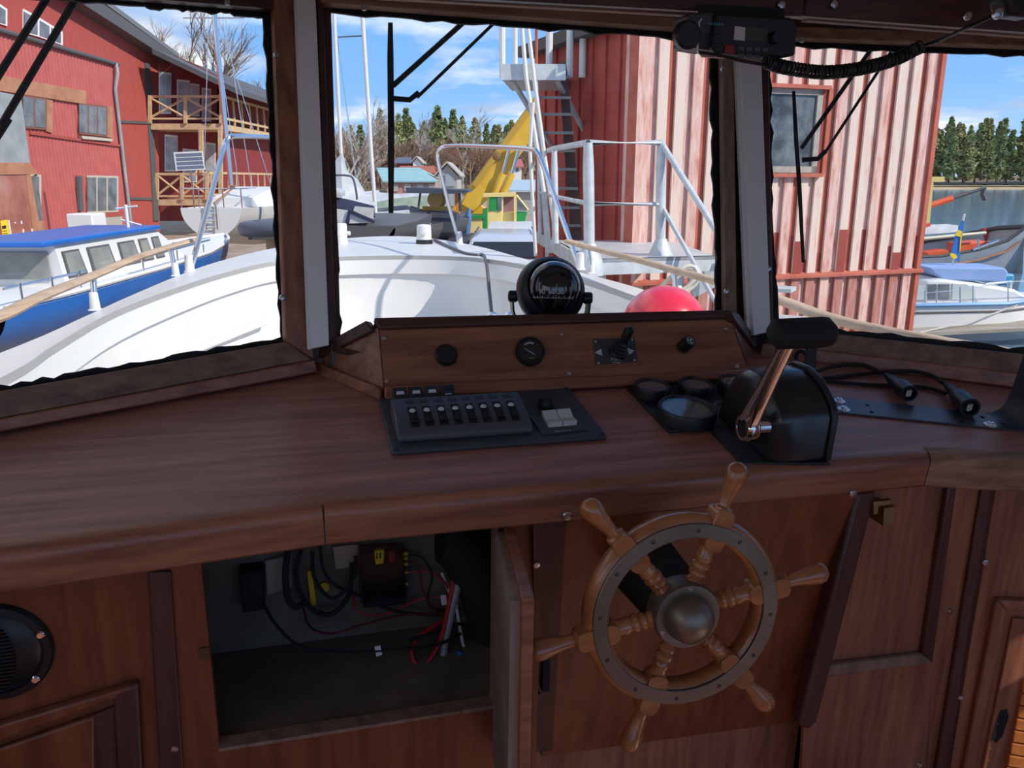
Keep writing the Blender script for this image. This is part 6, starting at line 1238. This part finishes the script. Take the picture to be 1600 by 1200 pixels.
for i_, (a, b, c2_, d_) in enumerate(wf_): part(cc_, 'cabin_window', [(a, b), (c2_, b), (c2_, d_), (a, d_)], YF, bglass if i_ else pm('curtained', (.5, .55, .55), rough=.3), .02)
part(cc_, 'cabin_window', [(1488, 443), (1510, 444), (1522, 452), (1524, 467), (1487, 468)], YF, pm('pale_window', (.55, .60, .56), rough=.2), .02)
mk('canvas_top', wp([(1418, 411), (1530, 411), (1536, 418), (1530, 434), (1480, 431), (1440, 430), (1424, 420)], YF + .2, 1.0, -1.0), pm('canvas_blue', (.24, .36, .62), (.30, .42, .68), 2, rough=.8), cc_, bevel=.04)
mk('guard_rail', MB().tube([W(1412, 461, YC2 + .1), W(1500, 453, YC2 + .1), W(1580, 440, YC2 + .1), W(1680, 436, YC2 + .1)], .009, 6), stain, cc_)
for x_ in (1445, 1463, 1500, 1520, 1575): mk('rail_post', MB().cyl(W(x_, 476, YC2 + .1), W(x_, 458 - (x_ - 1412) * .11, YC2 + .1), .014, None, 6), stain, cc_)
mk('outboard_frame', MB().tube([W(1540, 444, YC2 + .5), W(1580, 440, YC2 + .5), W(1576, 474, YC2 + .5)], .03, 6), whtp, cc_)
fl = thing('swedish_flag', 'blue and yellow cross flag hanging from its staff on the cabin cruiser', 'flag', W(1487, 410, YC2 + 1.2), FW)
YFl = YC2 + 1.2; fb2 = pm('flag_blue', (.03, .16, .48), rough=.8); fy = pm('flag_yellow', (.85, .60, .03), rough=.8)
mk('staff', MB().cyl(W(1488, 414, YFl), W(1507, 334, YFl), .022, None, 6), whtp, fl)
part(fl, 'cloth', [(1503, 344), (1506, 346), (1500, 380), (1498, 409), (1488, 404), (1484, 398), (1492, 370)], YFl - .05, fb2, .03); part(fl, 'cross_stripe', [(1497, 359), (1503, 362), (1499, 370), (1491, 368)], YFl - .07, fy, .03); part(fl, 'cross_stripe', [(1485, 395), (1492, 397), (1495, 402), (1490, 405), (1484, 400)], YFl - .07, fy, .03); part(fl, 'cross_stripe', [(1500, 366), (1502, 367), (1500, 386), (1498, 395)], YFl - .07, fy, .03)
tag(mk('timber_pontoon', MB().prism([W(1395, 523, YC2 - .6), W(1700, 508, YC2 - .6), W(1700, 512, YC2 - .6), W(1395, 528, YC2 - .6)], (0, .9, 0)), pm('pontoon_wood', (.30, .25, .19), (.45, .40, .32), 3, (.3, 3, 3), .9)), 'long weathered timber pontoon beam beside the white cruiser', 'pontoon')
tag(mk('mooring_line', MB().tube(spline([W(1590, 476, YC2 + .1), W(1540, 494, YC2 - .1), W(1470, 512, YC2 - .4), W(1420, 524, YC2 - .6)]), .018, 5), pm('line_grey', (.6, .58, .52), rough=.9)), 'slack grey mooring line from the cruiser to the pontoon', 'rope')
bf = thing('blue_float', 'blue plastic float box on the water behind the cruiser', 'float', V((W(1570, 440, 22).x, 22, ZW)))
tq = pm('float_blue', (.05, .30, .50), (.08, .36, .56), 2, rough=.5)
mk('box', MB().prism([W(1545, 428, 22), W(1586, 428, 22), W(1586, 446, 22), W(1545, 446, 22)], (0, 1.2, 0)), tq, bf, bevel=.06); mk('raft', MB().box((W(1590, 465, 22).x, 22.6, ZW + .08), (1.8, 1.6, .3)), tq, bf)
mk('lid_strap', MB().prism([W(1560, 427, 22), W(1563, 427, 22), W(1563, 447, 22), W(1560, 447, 22)], (0, -.03, 0)), dgrey, bf)
mk('foot_plank', pprism(FW, [(1330, 512), (1402, 520), (1402, 527), (1330, 519)], C0, fn, .06, .06), pm('plank_red', (.62, .10, .07), rough=.7), sh)
# ---------------- far shore and trees ----------------
shore = pm('shore_reeds', (.42, .34, .20), (.52, .43, .27), .2, rough=.95); hill = pm('hill_brush', (.16, .12, .08), (.24, .18, .11), .06, rough=1)
bankm = MB()
def bank(x0, x1, y, w, h):
    n = 24; rings = []
    for i in range(n + 1):
        x_ = x0 + (x1 - x0) * i / n; hh = h * (.7 + .6 * NZ.noise(V((x_ * .01, y * .01, 0))))
        rings.append([V((x_, y, ZW - .3)), V((x_, y + 4, ZW + .9)), V((x_, y + w * .4, ZW + 1.0 + hh * .3)), V((x_, y + w, ZW + 1.2 + hh))])
    return MB().loft(rings, cap=False, closed_v=False)
tag(mk('far_shore', bank(60, 420, 285, 8, .2), shore), 'reed-fringed far shore across the water', 'shore', kind='structure')
tag(mk('forest_floor', bank(60, 420, 292, 60, 5), hill), 'dark forest floor under the far trees', 'ground', kind='structure')
tag(mk('wooded_slope', bank(-160, 60, 130, 90, 6), hill), 'brown wooded slope behind the village houses', 'slope', kind='structure')
def conifer(seed, h, broad, mt, mtr, name):
    r_ = random.Random(seed); o = bpy.data.objects.new(name, None); COL.objects.link(o); BASE[o.name] = (FW, V((0, 0, 0)))
    mk('trunk', MB().tube([V((0, 0, 0)), V((.1, 0, h * .5)), V((0, .1, h * .95))], [h * .016, h * .012, h * .003], 5), mtr, o)
    m_ = MB()
    for i in range(620):
        t = r_.random() ** .95; z_ = h * (.10 + .90 * t); rad = broad * h * ((1 - t) ** .75 * (.75 + .25 * math.sin(t * 23 + seed))) * (1 if t > .12 else .6) + .15
        a = r_.uniform(0, 6.283); q = rad * math.sqrt(r_.uniform(.25, 1)); c = V((math.cos(a) * q, math.sin(a) * q, z_ - q * .25)); s_ = h * r_.uniform(.022, .05)
        u = V((r_.uniform(-1, 1), r_.uniform(-1, 1), r_.uniform(-.5, .5))).normalized() * s_; v = V((r_.uniform(-1, 1), r_.uniform(-1, 1), r_.uniform(-.3, .9))).normalized() * s_
        m_.add([c - u - v * .5, c + u - v * .5, c + v + u * .2], [(0, 1, 2)]); m_.add([c - v, c + u.cross(v).normalized() * s_ - v * .4, c + v * .8], [(0, 1, 2)])
    mk('crown', m_, mt, o, smooth=0); return o
def bare(seed, h, mt, name, depth=4, spread=.5, rmin=.024):
    r_ = random.Random(seed); o = bpy.data.objects.new(name, None); COL.objects.link(o); BASE[o.name] = (FW, V((0, 0, 0))); m_ = MB(); tw = MB()
    def grow(p, d, l, rad, k):
        q = p + d * l; (m_ if k > 1 else tw).tube([p, p.lerp(q, .5) + V((r_.uniform(-1, 1), r_.uniform(-1, 1), 0)) * l * .04, q], [rad, rad * .8, rad * .6], 3 if k < 3 else 5, cap=False)
        if k == 0: return
        for _ in range(4 if k > 1 else 4):
            dd_ = (d + V((r_.uniform(-1, 1), r_.uniform(-1, 1), r_.uniform(-.3, .6))) * spread * 1.5).normalized(); grow(p.lerp(q, r_.uniform(.35, 1)), dd_, l * r_.uniform(.5, .75), max(rad * .55, rmin), k - 1)
    grow(V((0, 0, 0)), V((.03, .02, 1)).normalized(), h * .42, h * .016, depth)
    mk('trunk', m_, mt, o, smooth=0); mk('twigs', tw, mt, o, smooth=0); return o
bark = pm('bark', (.16, .11, .08), rough=.95); birchb = pm('birch_bark', (.55, .50, .45), (.30, .26, .22), 3, rough=.9); twigm = pm('twig_brown', (.26, .18, .13), rough=.95); twigr = pm('twig_russet', (.30, .17, .11), rough=.95)
g1 = pm('pine_green', (.25, .28, .12), (.42, .43, .20), .5, rough=.9); g2 = pm('spruce_green', (.19, .25, .11), (.32, .37, .17), .5, rough=.9); g3 = pm('olive_green', (.30, .31, .14), (.46, .44, .22), .5, rough=.9)
protos = [conifer(1, 16, .27, g1, bark, 'pine_tree'), conifer(2, 17, .19, g2, bark, 'spruce_tree'), conifer(3, 15, .30, g3, bark, 'pine_tree')]
bares = [bare(11, 12, twigm, 'bare_tree'), bare(12, 11, twigr, 'bare_tree'), bare(13, 13, birchb, 'birch_tree', 4, .4), bare(21, 12, twigm, 'bare_tree', 5, .42, .011), bare(22, 12, twigr, 'bare_tree', 5, .38, .011)]
used = set()
def plant(proto, x, y, z, s, label, cat, group):
    mw = FW @ T((x, y, z)) @ rz(rnd.uniform(0, 360)) @ M.Diagonal((s * rnd.uniform(.85, 1.2), s * rnd.uniform(.85, 1.2), s, 1))
    if proto.name in used: o = dup(proto, mw)
    else: used.add(proto.name); o = proto; o.matrix_world = mw
    tag(o, label, cat, group)
    return o
KL = ['olive-green pine standing on the far shore', 'dark pointed spruce standing on the far shore', 'pale green broad pine standing on the far shore']
for i in range(110):
    x = 128 + (i % 55) * 2.75 + rnd.uniform(-1.5, 1.5); y = 296 + (i // 55) * 12 + rnd.uniform(-4, 4); k = rnd.randrange(3)
    plant(protos[k], x, y, ZW + 2 + (i // 32) * 1.5, rnd.uniform(.9, 1.35), KL[k], 'tree', 'trees on the far shore')
KM = ['olive-green pine on the slope behind the village', 'dark pointed spruce on the slope behind the village', 'pale green broad pine on the slope behind the village']
for i in range(34):
    px = 590 + i * 7.6 + rnd.uniform(-4, 4); y = 160 + rnd.uniform(0, 30); p = W(px, 250, y); k = rnd.randrange(3)
    plant(protos[k], p.x, y, -1.0 + (y - 140) * .05, rnd.uniform(.5, .8), KM[k], 'tree', 'trees behind the village')
for i in range(6):
    px = 505 + i * 15; y = 165 + rnd.uniform(0, 15); p = W(px, 250, y); plant(protos[i % 3], p.x, y, 0, rnd.uniform(.5, .8), KM[i % 3], 'tree', 'trees behind the village')
KB = ['brown leafless tree in the thicket behind the village', 'russet leafless tree in the thicket behind the village', 'pale-stemmed leafless birch in the thicket behind the village']
for i in range(84):
    px = 360 + i * 5.8 + rnd.uniform(-4, 4); y = 128 + rnd.uniform(0, 30); p = W(px, 250, y); k = rnd.choice((0, 1, 1, 0, 2))
    plant(bares[k], p.x, y, -1.5, rnd.uniform(.75, 1.15), KB[k], 'tree', 'leafless trees behind the village')
def near_tree(k, px, pyb, y, pyt, label):
    b = W(px, pyb, y); s = (W(px, pyt, y).z - b.z) / 12.5
    plant(bares[{0: 3, 1: 4, 2: 2}[k]], b.x, y, ZG, (W(px, pyt, y).z - ZG) / 11.0, label, 'tree', 'leafless trees by the red house')
near_tree(0, 150, 300, 48, -80, 'tall leafless tree rising above the grey roof of the red house'); near_tree(0, 60, 300, 50, -140, 'leafless tree with wide branches behind the red house roof')
near_tree(1, 252, 300, 60, 38, 'leafless tree with russet twigs above the ridge end of the red house'); near_tree(0, 325, 300, 58, 22, 'tall leafless tree behind the yacht mast'); near_tree(1, 395, 300, 62, 128, 'russet leafless tree beyond the balcony end')
near_tree(0, 425, 300, 60, 140, 'brown leafless tree beyond the balcony, half hidden by the window post'); near_tree(2, 542, 300, 45, 170, 'slender birch behind the covered sailing boat'); near_tree(2, 555, 300, 48, 180, 'second slender birch behind the covered sailing boat, nearer the sloop mast')
for i in range(5): near_tree(i % 2, 372 + i * 12, 300, 44 + i * 2, 240 - i * 3, 'low leafless bush-like tree under the balcony end')
